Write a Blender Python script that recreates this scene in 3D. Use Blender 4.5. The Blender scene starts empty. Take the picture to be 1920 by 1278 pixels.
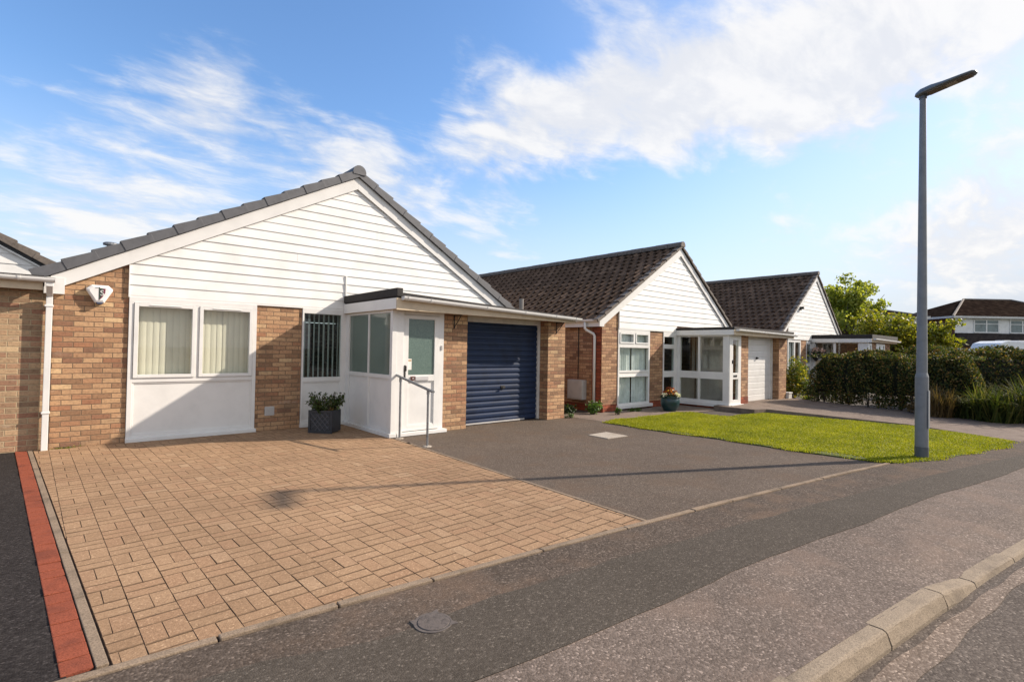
import bpy, bmesh, math, random
import numpy as np
from mathutils import Matrix, Vector
R = math.radians
random.seed(7)
SC = bpy.context.scene
COL = SC.collection

# ------------------------------------------------------------------ camera
yaw, pitch, roll, CAMH = .71815, .01664, .01726, 1.5
cf = Vector((math.sin(yaw)*math.cos(pitch), math.cos(yaw)*math.cos(pitch), math.sin(pitch)))
cr = Vector((math.cos(yaw), -math.sin(yaw), 0)); cu = cr.cross(cf)
c_r = cr*math.cos(roll)+cu*math.sin(roll); c_u = -cr*math.sin(roll)+cu*math.cos(roll)
cam = bpy.data.objects.new('camera', bpy.data.cameras.new('camera'))
cam.data.sensor_width = 36; cam.data.sensor_fit = 'HORIZONTAL'; cam.data.lens = 963.1/1920*36
cam.data.clip_start = .05; cam.data.clip_end = 2000
cam.matrix_world = Matrix(((c_r.x, c_u.x, -cf.x, 0), (c_r.y, c_u.y, -cf.y, 0), (c_r.z, c_u.z, -cf.z, CAMH), (0, 0, 0, 1)))
COL.objects.link(cam); SC.camera = cam

# ------------------------------------------------------------------ light
SUN = Vector((1, -.48, .69)).normalized()
SUN_EL = math.asin(SUN.z); SUN_ROT = math.atan2(SUN.x, SUN.y)
sl = bpy.data.lights.new('sun', 'SUN'); sl.energy = 3.4; sl.angle = R(.8); sl.color = (1, .885, .755)
so = bpy.data.objects.new('sun', sl); so.rotation_euler = (-SUN).to_track_quat('-Z', 'Y').to_euler(); so.location = (20, -10, 30)
COL.objects.link(so)
SC.view_settings.view_transform = 'Standard'; SC.view_settings.look = 'None'
SC.view_settings.exposure = 1.1; SC.view_settings.gamma = 1
SC.render.film_transparent = False

def mk(nt, typ, props=None, ins=None, out=0):
    n = nt.nodes.new(typ)
    for k, v in (props or {}).items(): setattr(n, k, v)
    it = ins.items() if isinstance(ins, dict) else enumerate(ins or [])
    for k, v in it:
        if v is None: continue
        if isinstance(v, bpy.types.NodeSocket): nt.links.new(v, n.inputs[k])
        else: n.inputs[k].default_value = v
    return n if out is None else n.outputs[out]
def M_(nt, op, a, b=None, c=None, clamp=False): return mk(nt, 'ShaderNodeMath', {'operation': op, 'use_clamp': clamp}, [a, b, c])
def V_(nt, op, a, b=None, out=0): return mk(nt, 'ShaderNodeVectorMath', {'operation': op}, [a, b], out)
def sstep(nt, x, a, b, lo=0., hi=1.): return mk(nt, 'ShaderNodeMapRange', {'interpolation_type': 'SMOOTHSTEP'}, [x, a, b, lo, hi])
def mixc(nt, f, a, b, blend='MIX'):
    n = nt.nodes.new('ShaderNodeMix'); n.data_type = 'RGBA'; n.blend_type = blend; n.clamp_factor = True
    for i, v in ((0, f), (6, a), (7, b)):
        if isinstance(v, bpy.types.NodeSocket): nt.links.new(v, n.inputs[i])
        else: n.inputs[i].default_value = v if i == 0 else (tuple(v)+(1,))[:4]
    return n.outputs[2]
def noise(nt, vec, scale, detail=4, rough=.55, out=0, dim='3D'):
    return mk(nt, 'ShaderNodeTexNoise', {'noise_dimensions': dim}, {'Vector': vec, 'Scale': scale, 'Detail': detail, 'Roughness': rough}, out)
def ramp(nt, fac, stops, interp='LINEAR'):
    n = nt.nodes.new('ShaderNodeValToRGB'); n.color_ramp.interpolation = interp
    e = n.color_ramp.elements
    while len(e) < len(stops): e.new(.5)
    for el, (p, c) in zip(e, stops): el.position = p; el.color = (tuple(c)+(1,))[:4]
    nt.links.new(fac, n.inputs[0]); return n.outputs[0]
def sr(r, g, b):
    f = lambda c: ((c/255+.055)/1.055)**2.4 if c > 10 else c/255/12.92
    return (f(r), f(g), f(b))

# ------------------------------------------------------------------ world: sky with clouds
W = bpy.data.worlds.new('World'); SC.world = W; W.use_nodes = True
wt = W.node_tree; wt.nodes.clear()
sky = mk(wt, 'ShaderNodeTexSky', {'sky_type': 'NISHITA', 'sun_disc': False, 'sun_elevation': SUN_EL, 'sun_rotation': SUN_ROT,
         'air_density': 1.0, 'dust_density': .6, 'ozone_density': 2.2, 'altitude': 0})
hs = mk(wt, 'ShaderNodeHueSaturation', None, {'Saturation': 1.15, 'Value': 1.0, 'Color': sky})
d = V_(wt, 'NORMALIZE', mk(wt, 'ShaderNodeTexCoord', None, None, 0))
sx = mk(wt, 'ShaderNodeSeparateXYZ', None, [d], None)
zz = M_(wt, 'ADD', M_(wt, 'MAXIMUM', sx.outputs[2], 0.), .16)
pv = mk(wt, 'ShaderNodeCombineXYZ', None, [M_(wt, 'DIVIDE', sx.outputs[0], zz), M_(wt, 'DIVIDE', sx.outputs[1], zz), 0.])
pv = mk(wt, 'ShaderNodeMapping', None, {'Vector': pv, 'Rotation': (0, 0, R(28)), 'Scale': (1, 1.7, 1)})
wob = noise(wt, pv, 1.1, 3, .5, 1)
pw = V_(wt, 'ADD', pv, V_(wt, 'SCALE', V_(wt, 'SUBTRACT', wob, (.5, .5, .5)), None)); pw.node.inputs[0].links[0].from_node  # keep
for n_ in wt.nodes:
    if n_.type == 'VECT_MATH' and n_.operation == 'SCALE': n_.inputs['Scale'].default_value = .5
n1 = noise(wt, pw, 1.9, 9, .6)
n2 = noise(wt, pw, 5.5, 7, .6)
n3 = noise(wt, pw, 15., 5, .6)
fb = M_(wt, 'ADD', M_(wt, 'ADD', M_(wt, 'MULTIPLY', n1, .62), M_(wt, 'MULTIPLY', n2, .28)), M_(wt, 'MULTIPLY', n3, .10))
fb = M_(wt, 'ADD', M_(wt, 'MULTIPLY', M_(wt, 'SUBTRACT', fb, .5), 2.3), .5)
cover = None
# (direction, inner cos falloff in degrees, weight)
BL = [((.788, .36, .499), 12, .2), ((.886, .179, .427), 11, .22), ((.898, .072, .434), 9, .26), ((.75, .36, .56), 14, .12),
      ((.543, .718, .436), 5.5, .28), ((.636, .678, .369), 5, .28), ((.59, .70, .40), 5, .2), ((.746, .526, .408), 6, .40), ((.69, .60, .39), 5, .26), ((.819, .418, .394), 5.5, .40),
      ((.881, .278, .384), 5, .34), ((.116, .902, .415), 4.5, .28), ((.17, .90, .40), 4, .26), ((.225, .895, .384), 4.5, .3), ((.34, .873, .349), 5, .34),
      ((-.016, .974, .226), 8, .26), ((.108, .966, .236), 7, .24), ((.453, .835, .311), 6, .3), ((.40, .88, .25), 6, .2), ((.629, .741, .233), 4, .26),
      ((.968, .162, .189), 5, .24), ((.973, .088, .214), 6, .24), ((.98, .05, .12), 7, .2), ((.897, .38, .227), 3., .28), ((.93, .30, .22), 4, .1),
      ((.007, .908, .419), 9, -.2), ((.301, .828, .473), 10, -.24), ((.5, .74, .55), 10, -.12), ((.812, .513, .278), 7, -.3), ((.87, .42, .31), 5, -.2), ((.72, .65, .27), 6, -.22),
      ((0, -1, .35), 40, .5), ((-.7, -.6, .4), 32, .4), ((0, -.2, 1), 28, .35), ((.93, .22, .30), 5, -.34), ((.955, .10, .28), 4, -.2), ((.90, .36, .29), 4, -.2)]  # wide cloud banks behind and overhead are unseen, added to whiten the fill light
for v, deg, w in BL:
    vv = Vector(v).normalized()
    dt = V_(wt, 'DOT_PRODUCT', d, tuple(vv), 1)
    m = sstep(wt, dt, math.cos(R(deg*1.7)), 1.0, 0., w)
    cover = m if cover is None else M_(wt, 'ADD', cover, m)
cl = sstep(wt, M_(wt, 'ADD', fb, cover), .60, 1.2)
sund = V_(wt, 'DOT_PRODUCT', d, tuple(SUN), 1)
ccol = mixc(wt, sstep(wt, fb, .38, .7), (3.2, 3.25, 3.4), (3.8, 3.75, 3.7))
hz = M_(wt, 'MULTIPLY', sstep(wt, sx.outputs[2], .40, .0), .80)
hz = M_(wt, 'ADD', hz, M_(wt, 'MULTIPLY', sstep(wt, sund, .45, .98), .42), clamp=True)
base = mixc(wt, hz, mixc(wt, 1., hs, (.96, .93, .95), 'MULTIPLY'), (2.75, 2.95, 3.25))
skc = mixc(wt, M_(wt, 'MULTIPLY', cl, .93), base, ccol)
bg = mk(wt, 'ShaderNodeBackground', None, {'Color': skc, 'Strength': .122})
wo = wt.nodes.new('ShaderNodeOutputWorld'); wt.links.new(bg, wo.inputs[0])

# ------------------------------------------------------------------ materials
MATS = {}
def mat(name, fn):
    if name in MATS: return MATS[name]
    m = bpy.data.materials.new(name); m.use_nodes = True
    nt = m.node_tree; nt.nodes.clear()
    out = nt.nodes.new('ShaderNodeOutputMaterial')
    nt.links.new(fn(nt), out.inputs[0]); MATS[name] = m; return m
def bsdf(nt, color, rough=.6, metal=0., bump=None, bstr=.3, bdist=.01, spec=.5):
    ins = {'Base Color': color if isinstance(color, bpy.types.NodeSocket) else (tuple(color)+(1,))[:4], 'Roughness': rough, 'Metallic': metal, 'Specular IOR Level': spec}
    if bump is not None: ins['Normal'] = mk(nt, 'ShaderNodeBump', None, {'Strength': bstr, 'Distance': bdist, 'Height': bump})
    return mk(nt, 'ShaderNodeBsdfPrincipled', None, ins)
def uvn(nt): return mk(nt, 'ShaderNodeTexCoord', None, None, 2)
def objc(nt): return mk(nt, 'ShaderNodeTexCoord', None, None, 3)
def geo_pos(nt): return mk(nt, 'ShaderNodeNewGeometry', None, None, 0)
def island(nt): return mk(nt, 'ShaderNodeNewGeometry', None, None, 8)

def brick(name, stops, mortar, seed=0., bl=.225, bh=.075, stain=.35, effl=.45, spec=.25):
    def fn(nt):
        s = mk(nt, 'ShaderNodeSeparateXYZ', None, [uvn(nt)], None)
        u, v = s.outputs[0], M_(nt, 'ADD', s.outputs[1], 50*bh)
        wv = noise(nt, geo_pos(nt), 9, 2, .5)
        u = M_(nt, 'ADD', u, M_(nt, 'MULTIPLY', wv, .008)); v = M_(nt, 'ADD', v, M_(nt, 'MULTIPLY', wv, .006))
        vr = M_(nt, 'DIVIDE', v, bh); row = M_(nt, 'FLOOR', vr)
        ur = M_(nt, 'ADD', M_(nt, 'DIVIDE', u, bl), M_(nt, 'MULTIPLY', M_(nt, 'MODULO', row, 2.), .5))
        col = M_(nt, 'FLOOR', ur); fu = M_(nt, 'FRACT', ur); fv = M_(nt, 'FRACT', vr)
        cell = mk(nt, 'ShaderNodeCombineXYZ', None, [col, row, seed])
        rnd = mk(nt, 'ShaderNodeTexWhiteNoise', {'noise_dimensions': '3D'}, {'Vector': cell}, 0)
        eu = M_(nt, 'MINIMUM', fu, M_(nt, 'SUBTRACT', 1., fu)); ev = M_(nt, 'MINIMUM', fv, M_(nt, 'SUBTRACT', 1., fv))
        e = M_(nt, 'MINIMUM', M_(nt, 'MULTIPLY', eu, bl), M_(nt, 'MULTIPLY', ev, bh))
        bm_ = sstep(nt, e, .0035, .0075)
        c = ramp(nt, rnd, stops)
        nz = noise(nt, geo_pos(nt), 28, 5, .65)
        c = mixc(nt, .75, c, ramp(nt, nz, [(.3, (.55, .5, .48)), (.5, (1, 1, 1)), (.75, (1.25, 1.2, 1.1))]), 'MULTIPLY')
        big = noise(nt, geo_pos(nt), 1.6, 4, .6)
        c = mixc(nt, M_(nt, 'MULTIPLY', sstep(nt, big, .5, .72), stain), c, (.10, .075, .055))
        eff = noise(nt, mk(nt, 'ShaderNodeMapping', None, {'Vector': geo_pos(nt), 'Location': (3, 7, 1), 'Scale': (1, 1, 2.2)}), 2.3, 5, .7)
        c = mixc(nt, M_(nt, 'MULTIPLY', sstep(nt, eff, .62, .78), effl), c, (.52, .47, .40))
        mc = mixc(nt, nz, mortar, tuple(x*.6 for x in mortar))
        h = M_(nt, 'ADD', bm_, M_(nt, 'MULTIPLY', nz, .35))
        return bsdf(nt, mixc(nt, bm_, mc, c), .85, 0, h, .7, .008, spec)
    return mat(name, fn)
def plain(name, color, rough=.5, metal=0., var=.08, nscale=6., bump=0., spec=.5):
    def fn(nt):
        nz = noise(nt, geo_pos(nt), nscale, 5, .6)
        c = mixc(nt, 1., color, ramp(nt, nz, [(.25, (1-var*2,)*3), (.55, (1, 1, 1)), (.8, (1+var*.6,)*3)]), 'MULTIPLY')
        return bsdf(nt, c, rough, metal, nz if bump else None, bump, .005, spec)
    return mat(name, fn)
def concrete(name, c0, c1, stain, rough=.92):
    def fn(nt):
        p = geo_pos(nt)
        a = noise(nt, p, 3.2, 6, .65); b = noise(nt, p, 22, 6, .7); g = noise(nt, p, 140, 2, .5)
        c = mixc(nt, b, c0, c1)
        c = mixc(nt, M_(nt, 'MULTIPLY', sstep(nt, a, .46, .66), .65), c, stain)
        c = mixc(nt, 1., c, ramp(nt, g, [(.32, (.72, .72, .72)), (.5, (1, 1, 1)), (.7, (1.22, 1.22, 1.22))]), 'MULTIPLY')
        return bsdf(nt, c, rough, 0, M_(nt, 'ADD', M_(nt, 'MULTIPLY', g, .5), b), .5, .006, .1)
    return mat(name, fn)
def asphalt(name, dark, light, chip=.25, scale=75., patch=(.8, 1.15), tint=None, rough=.9):
    def fn(nt):
        p = geo_pos(nt)
        vo = mk(nt, 'ShaderNodeTexVoronoi', {'feature': 'F1'}, {'Vector': p, 'Scale': scale}, None)
        sc = mk(nt, 'ShaderNodeSeparateColor', None, [vo.outputs[1]], None)
        c = ramp(nt, sc.outputs[0], [(0, dark), (.55, tuple((a+b)/2 for a, b in zip(dark, light))), (1-chip*.4, light), (1, tuple(min(1, x*1.7) for x in light))])
        big = noise(nt, p, .9, 5, .6); mid = noise(nt, p, 4.5, 5, .65)
        c = mixc(nt, 1., c, ramp(nt, M_(nt, 'ADD', M_(nt, 'MULTIPLY', big, .6), M_(nt, 'MULTIPLY', mid, .4)), [(.32, (patch[0],)*3), (.68, (patch[1],)*3)]), 'MULTIPLY')
        if tint: c = mixc(nt, M_(nt, 'MULTIPLY', sstep(nt, noise(nt, p, 1.7, 5, .6), .48, .68), tint[1]), c, tint[0])
        h = M_(nt, 'SUBTRACT', 1., vo.outputs[0])
        return bsdf(nt, c, rough, 0, h, .45, .005, .08)
    return mat(name, fn)
def leaf(name, stops, trans=.35, rough=.5):
    def fn(nt):
        c = ramp(nt, island(nt), stops)
        pr = bsdf(nt, c, rough, 0, None, spec=.35)
        tr = mk(nt, 'ShaderNodeBsdfTranslucent', None, {'Color': mixc(nt, 1., c, (1.5, 1.55, .7), 'MULTIPLY')})
        return mk(nt, 'ShaderNodeMixShader', None, [trans, pr, tr])
    return mat(name, fn)
def glass(name, tint=(.9, .95, .93), refl=1., rough=.01):
    def fn(nt):
        fr = mk(nt, 'ShaderNodeFresnel', None, {'IOR': 1.5})
        bf = mk(nt, 'ShaderNodeNewGeometry', None, None, 6)
        fr = M_(nt, 'MULTIPLY', M_(nt, 'MULTIPLY', fr, 1.25*refl, clamp=True), M_(nt, 'SUBTRACT', 1., bf))
        gl = mk(nt, 'ShaderNodeBsdfGlossy', None, {'Color': (1, 1, 1, 1), 'Roughness': rough})
        tp = mk(nt, 'ShaderNodeBsdfTransparent', None, {'Color': tint+(1,)})
        return mk(nt, 'ShaderNodeMixShader', None, [fr, tp, gl])
    return mat(name, fn)

BR1 = brick('brick_buff', [(0, sr(130, 100, 77)), (.25, sr(167, 130, 99)), (.6, sr(183, 148, 113)), (.82, sr(155, 111, 84)), (.92, sr(132, 99, 79)), (1, sr(199, 168, 129))], sr(131, 110, 89), 1.)
BR0 = brick('brick_tan', [(0, sr(131, 106, 85)), (.35, sr(174, 146, 115)), (.6, sr(162, 128, 101)), (.85, sr(146, 107, 86)), (1, sr(190, 163, 128))], sr(187, 166, 134), 2.)
BR2 = brick('brick_warm', [(0, sr(126, 94, 72)), (.4, sr(161, 124, 94)), (.75, sr(177, 142, 109)), (1, sr(141, 101, 79))], sr(129, 106, 85), 3.)
BRR = brick('brick_red', [(0, sr(112, 56, 40)), (.5, sr(140, 72, 50)), (1, sr(155, 84, 58))], sr(110, 66, 50), 4., effl=.15)
BRF = brick('brick_brown', [(0, sr(90, 66, 50)), (1, sr(125, 88, 62))], sr(105, 80, 62), 5.)
WH = plain('white_upvc', (.71, .695, .665), .35, 0, .05, 3.)
WHC = plain('white_cladding', (.77, .755, .725), .45, 0, .07, 2.6)
WHD = plain('white_weathered', (.62, .60, .56), .5, 0, .12, 5.)
CREAM = plain('cream_fascia', sr(205, 186, 158), .55, 0, .12, 4.)
FELT = plain('roofing_felt', (.028, .024, .022), .85, 0, .3, 25., .4)
GREYT = plain('grey_verge', (.105, .105, .112), .6, 0, .14, 7., .2)
RIDG = plain('ridge_concrete', (.15, .125, .105), .85, 0, .25, 14., .4)
NAVY = plain('navy_paint', (.0085, .0205, .056), .5, 0, .25, 3., 0., .3)
STEEL = plain('galvanised_steel', (.30, .31, .32), .42, .7, .2, 20.)
LAMPG = plain('lamp_grey_paint', (.19, .198, .205), .55, .1, .1, 9.)
LAMPD = plain('lamp_dark_grey', (.10, .11, .12), .5, .3, .1, 9.)
DARKM = plain('dark_iron', (.02, .018, .016), .6, .2)
BLACK = plain('black_plastic', (.015, .015, .017), .45)
CONC = concrete('pale_concrete', (.33, .285, .235), (.42, .37, .31), (.27, .22, .17))
KERBM = concrete('kerb_concrete', (.215, .17, .125), (.32, .255, .185), (.15, .12, .092))
EDGM = concrete('edging_concrete', (.18, .135, .095), (.30, .225, .16), (.12, .095, .07))
PATHM = concrete('concrete_path', (.15, .115, .092), (.235, .185, .15), (.12, .09, .072))
REDB = concrete('red_block', (.19, .05, .028), (.29, .085, .048), (.14, .045, .03))
BED = plain('sand_bed', (.05, .032, .022), 1.)
PLANT = plain('planter_lead_grey', (.028, .030, .036), .5, 0, .2, 12.)
TEAL = plain('teal_glaze', (.012, .04, .045), .3, 0, .15, 6.)
GREYP = plain('grey_plastic', (.45, .43, .41), .5)
BLINDM = plain('blind_fabric', sr(208, 200, 182), .8, 0, .03, 5.)
BLINDD = plain('blind_white', (.62, .62, .60), .8)
CURT = plain('net_curtain', (.62, .66, .64), .85, 0, .1, 9.)
PLASTER = plain('plaster', (.42, .38, .33), .9)
DARKIN = plain('dark_interior', (.05, .045, .04), .9)
SOIL = plain('soil', (.06, .045, .032), 1., 0, .3, 14., .6)
BARK = plain('bark', (.085, .06, .045), .95, 0, .3, 18., .6)
GLASS = glass('window_glass', (.96, .98, .97), 1.)
GLASSD = glass('window_glass_dark', (.85, .9, .88), 1.15)
def frosted(nt):
    p = geo_pos(nt); nz = noise(nt, p, 42, 3, .6)
    c = mixc(nt, nz, sr(70, 88, 82), sr(112, 130, 122))
    return bsdf(nt, c, .16, 0, nz, .35, .004, .6)
FROST = mat('obscured_glass', frosted)
def tinted(nt):
    return bsdf(nt, mixc(nt, noise(nt, geo_pos(nt), 1.3, 2, .5), sr(94, 108, 100), sr(118, 130, 121)), .07, 0, None, spec=.7)
TINT = mat('tinted_porch_glass', tinted)
def roofm(nt):
    p = geo_pos(nt)
    c = ramp(nt, island(nt), [(0, (.074, .048, .033)), (.5, (.096, .063, .044)), (.85, (.118, .078, .055)), (1, (.15, .10, .07))])
    c = mixc(nt, M_(nt, 'MULTIPLY', sstep(nt, noise(nt, p, 17, 5, .65), .5, .75), .5), c, (.25, .17, .105))
    return bsdf(nt, c, .95, 0, noise(nt, p, 40, 3, .6), .5, .006, .08)
ROOFT = mat('brown_roof_tile', roofm)
def roofg(nt):
    c = ramp(nt, island(nt), [(0, (.06, .06, .065)), (1, (.11, .11, .115))])
    return bsdf(nt, c, .7)
ROOFG = mat('grey_roof_tile', roofg)
def pave(nt):
    p = geo_pos(nt)
    c = ramp(nt, island(nt), [(0, (.285, .178, .100)), (.3, (.312, .198, .113)), (.6, (.328, .208, .119)), (.85, (.305, .185, .105)), (1, (.355, .236, .14))])
    vo = mk(nt, 'ShaderNodeTexVoronoi', {'feature': 'F1'}, {'Vector': p, 'Scale': 120.}, None)
    s = mk(nt, 'ShaderNodeSeparateColor', None, [vo.outputs[1]], None)
    c = mixc(nt, .8, c, ramp(nt, s.outputs[0], [(0, (.74, .72, .7)), (.6, (1, 1, 1)), (.93, (1.12, 1.12, 1.12)), (1, (1.7, 1.8, 1.9))]), 'MULTIPLY')
    big = noise(nt, p, .7, 5, .6)
    c = mixc(nt, 1., c, ramp(nt, big, [(.3, (.8, .78, .78)), (.7, (1.1, 1.1, 1.1))]), 'MULTIPLY')
    return bsdf(nt, c, .92, 0, M_(nt, 'SUBTRACT', 1., vo.outputs[0]), .35, .004, .25)
PAVE = mat('block_paving', pave)
TAR_D = asphalt('tarmac_dark', (.019, .016, .015), (.044, .038, .035), .2, 95., (.85, 1.15))
TAR_DR = asphalt('tarmac_drive', (0.0763, 0.0582, 0.0448), (0.1415, 0.1117, 0.0887), .2, 110., (.85, 1.12), ((0.1211, 0.0811, 0.0548), .4))
TAR_F = asphalt('tarmac_footway', (0.0596, 0.0459, 0.0358), (0.1192, 0.0935, 0.0747), .25, 85., (.8, 1.15), ((0.1490, 0.1002, 0.0697), .55))
TAR_T = asphalt('tarmac_trench', (0.0577, 0.0478, 0.0378), (0.0959, 0.0802, 0.0648), .2, 105., (.88, 1.1))
TAR_C = asphalt('tarmac_coarse', (0.0978, 0.0764, 0.0618), (0.1909, 0.1508, 0.1245), .25, 95., (.82, 1.13), ((0.2049, 0.1480, 0.1146), .45))
TAR_R = asphalt('road_asphalt', (0.0689, 0.0553, 0.0458), (0.1443, 0.1184, 0.0976), .25, 95., (.85, 1.12))
TAR_B = asphalt('road_patch', (0.1211, 0.0907, 0.0697), (0.2375, 0.1861, 0.1474), .3, 90., (.8, 1.15))
LEAF_H = leaf('hedge_leaf', [(0, (.022, .034, .009)), (.5, (.05, .068, .015)), (.75, (.13, .12, .025)), (1, (.24, .13, .05))], .35, .7)
LEAF_T = leaf('tree_leaf', [(0, (.12, .15, .022)), (.5, (.23, .26, .04)), (.85, (.33, .34, .06)), (1, (.42, .41, .10))], .5)
LEAF_Y = leaf('yellow_shrub_leaf', [(0, (.08, .10, .012)), (.5, (.17, .18, .018)), (.85, (.26, .24, .022)), (1, (.32, .25, .035))], .45)
LEAF_D = leaf('dark_leaf', [(0, (.012, .026, .008)), (.6, (.025, .05, .014)), (1, (.06, .085, .025))], .25)
LEAF_V = leaf('variegated_leaf', [(0, (.05, .09, .015)), (.55, (.14, .17, .02)), (.8, (.30, .26, .03)), (1, (.40, .32, .06))], .35)
LEAF_W = leaf('weed_leaf', [(0, (.03, .07, .012)), (1, (.10, .17, .03))], .35)
REED = leaf('grass_clump_leaf', [(0, (.03, .045, .009)), (.6, (.07, .09, .016)), (1, (.16, .14, .04))], .35, .85)
STRAW = leaf('straw_leaf', [(0, (.08, .05, .02)), (1, (.19, .125, .05))], .3)
def lawnm(nt):
    p = geo_pos(nt)
    c = ramp(nt, island(nt), [(0, (.21, .25, .006)), (.5, (.34, .375, .010)), (.85, (.45, .46, .016)), (1, (.50, .44, .06))])
    c = mixc(nt, 1., c, ramp(nt, noise(nt, p, 1.3, 5, .65), [(.3, (.72, .74, .7)), (.7, (1.25, 1.15, 1.1))]), 'MULTIPLY')
    pr = bsdf(nt, c, .6, 0, None, spec=.2)
    tr = mk(nt, 'ShaderNodeBsdfTranslucent', None, {'Color': c})
    return mk(nt, 'ShaderNodeMixShader', None, [.4, pr, tr])
GRASS = mat('lawn_grass', lawnm)
LAWNB = plain('lawn_soil', (.07, .085, .012), 1., 0, .3, 8.)
FIELD = plain('rough_ground', (.06, .065, .03), 1., 0, .3, 2.)

# ------------------------------------------------------------------ mesh building
def front(Y): return lambda u, dd, z: (u, Y-dd, z)          # facade facing -Y; dd = outward
def westf(X): return lambda u, dd, z: (X-dd, u, z)          # side facing -X, u = Y
def xyz(u, dd, z): return (u, dd, z)
class MB:
    def __init__(s, fr=xyz): s.v = []; s.f = []; s.mi = []; s.fr = fr; s.m = 0
    def pt(s, p): s.v.append(p); return len(s.v)-1
    def face(s, pts):
        b = len(s.v); s.v.extend(pts); s.f.append(tuple(range(b, b+len(pts)))); s.mi.append(s.m)
    def hexa(s, P):   # 8 points: 0-3 bottom loop, 4-7 top loop
        b = len(s.v); s.v.extend(P)
        for q in ((0, 3, 2, 1), (4, 5, 6, 7), (0, 1, 5, 4), (1, 2, 6, 5), (2, 3, 7, 6), (3, 0, 4, 7)):
            s.f.append(tuple(b+i for i in q)); s.mi.append(s.m)
        return s
    def box(s, u0, u1, d0, d1, z0, z1):
        f = s.fr
        return s.hexa([f(u0, d0, z0), f(u1, d0, z0), f(u1, d1, z0), f(u0, d1, z0), f(u0, d0, z1), f(u1, d0, z1), f(u1, d1, z1), f(u0, d1, z1)])
    def prism(s, poly, d0, d1):   # polygon in (u,z) extruded along d
        n = len(poly); b = len(s.v)
        s.v.extend([s.fr(u, d0, z) for u, z in poly]); s.v.extend([s.fr(u, d1, z) for u, z in poly])
        s.f.append(tuple(range(b, b+n))[::-1]); s.f.append(tuple(range(b+n, b+2*n))); s.mi += [s.m]*2
        for i in range(n):
            j = (i+1) % n; s.f.append((b+i, b+j, b+n+j, b+n+i)); s.mi.append(s.m)
        return s
    def hprism(s, poly, z0, z1):  # polygon in (x,y) extruded along z
        n = len(poly); b = len(s.v)
        s.v.extend([(x, y, z0) for x, y in poly]); s.v.extend([(x, y, z1) for x, y in poly])
        s.f.append(tuple(range(b, b+n))[::-1]); s.f.append(tuple(range(b+n, b+2*n))); s.mi += [s.m]*2
        for i in range(n):
            j = (i+1) % n; s.f.append((b+i, b+j, b+n+j, b+n+i)); s.mi.append(s.m)
        return s
    def tube(s, pts, r, n=10, cap=True):
        pts = [Vector(p) for p in pts]; rs = r if isinstance(r, (list, tuple)) else [r]*len(pts)
        rings = []
        ref = None
        for i, p in enumerate(pts):
            t = (pts[min(i+1, len(pts)-1)]-pts[max(i-1, 0)]).normalized()
            if ref is None or abs(ref.dot(t)) > .98: ref = Vector((0, 0, 1)) if abs(t.z) < .9 else Vector((1, 0, 0))
            a = t.cross(ref).normalized(); bb = t.cross(a).normalized()
            rings.append([s.pt(tuple(p+(a*math.cos(2*math.pi*k/n)+bb*math.sin(2*math.pi*k/n))*rs[i])) for k in range(n)])
        for q in range(len(rings)-1):
            for k in range(n):
                l = (k+1) % n; s.f.append((rings[q][k], rings[q][l], rings[q+1][l], rings[q+1][k])); s.mi.append(s.m)
        if cap: s.f.append(tuple(rings[0])[::-1]); s.f.append(tuple(rings[-1])); s.mi += [s.m]*2
        return s
    def lathe(s, c, prof, n=24):
        rings = []
        for r_, z in prof: rings.append([s.pt((c[0]+r_*math.cos(2*math.pi*k/n), c[1]+r_*math.sin(2*math.pi*k/n), c[2]+z)) for k in range(n)])
        for q in range(len(rings)-1):
            for k in range(n):
                l = (k+1) % n; s.f.append((rings[q][k], rings[q][l], rings[q+1][l], rings[q+1][k])); s.mi.append(s.m)
        s.f.append(tuple(rings[0])[::-1]); s.f.append(tuple(rings[-1])); s.mi += [s.m]*2
        return s
    def build(s, name, m, parent=None, bevel=0., smooth=False, fixn=True, label=None):
        me = bpy.data.meshes.new(name); og = ORG.get(parent.name, Vector((0, 0, 0))) if parent else getattr(s, 'origin', Vector((0, 0, 0)))
        V = np.array(s.v, float)-np.array(og)
        me.from_pydata(V.tolist(), [], s.f)
        for mm in (m if isinstance(m, (list, tuple)) else [m]): me.materials.append(mm)
        if len(set(s.mi)) > 1: me.polygons.foreach_set('material_index', s.mi)
        if fixn and not bevel:
            bm = bmesh.new(); bm.from_mesh(me); bmesh.ops.recalc_face_normals(bm, faces=bm.faces); bm.to_mesh(me); bm.free()
        if bevel:
            bm = bmesh.new(); bm.from_mesh(me); bmesh.ops.recalc_face_normals(bm, faces=bm.faces)
            es = [e for e in bm.edges if len(e.link_faces) == 2 and e.calc_face_angle(0) > .6]
            bmesh.ops.bevel(bm, geom=es, offset=bevel, segments=2, profile=.6, affect='EDGES', clamp_overlap=True); bm.to_mesh(me); bm.free()
        me.update()
        # box-projected UVs in metres
        nl = len(me.loops); lv = np.empty(nl, np.int32); me.loops.foreach_get('vertex_index', lv)
        co = np.empty(len(me.vertices)*3); me.vertices.foreach_get('co', co); co = co.reshape(-1, 3)+np.array(og)
        nf = len(me.polygons); nr = np.empty(nf*3); me.polygons.foreach_get('normal', nr); nr = nr.reshape(-1, 3)
        lt = np.empty(nf, np.int32); me.polygons.foreach_get('loop_total', lt)
        nn = np.repeat(nr, lt, 0)
        hl = np.hypot(nn[:, 0], nn[:, 1]); flat = hl < .2
        t = np.stack([-nn[:, 1], nn[:, 0], np.zeros(nl)], 1)/np.maximum(hl, 1e-6)[:, None]
        t[flat] = (1, 0, 0)
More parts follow.
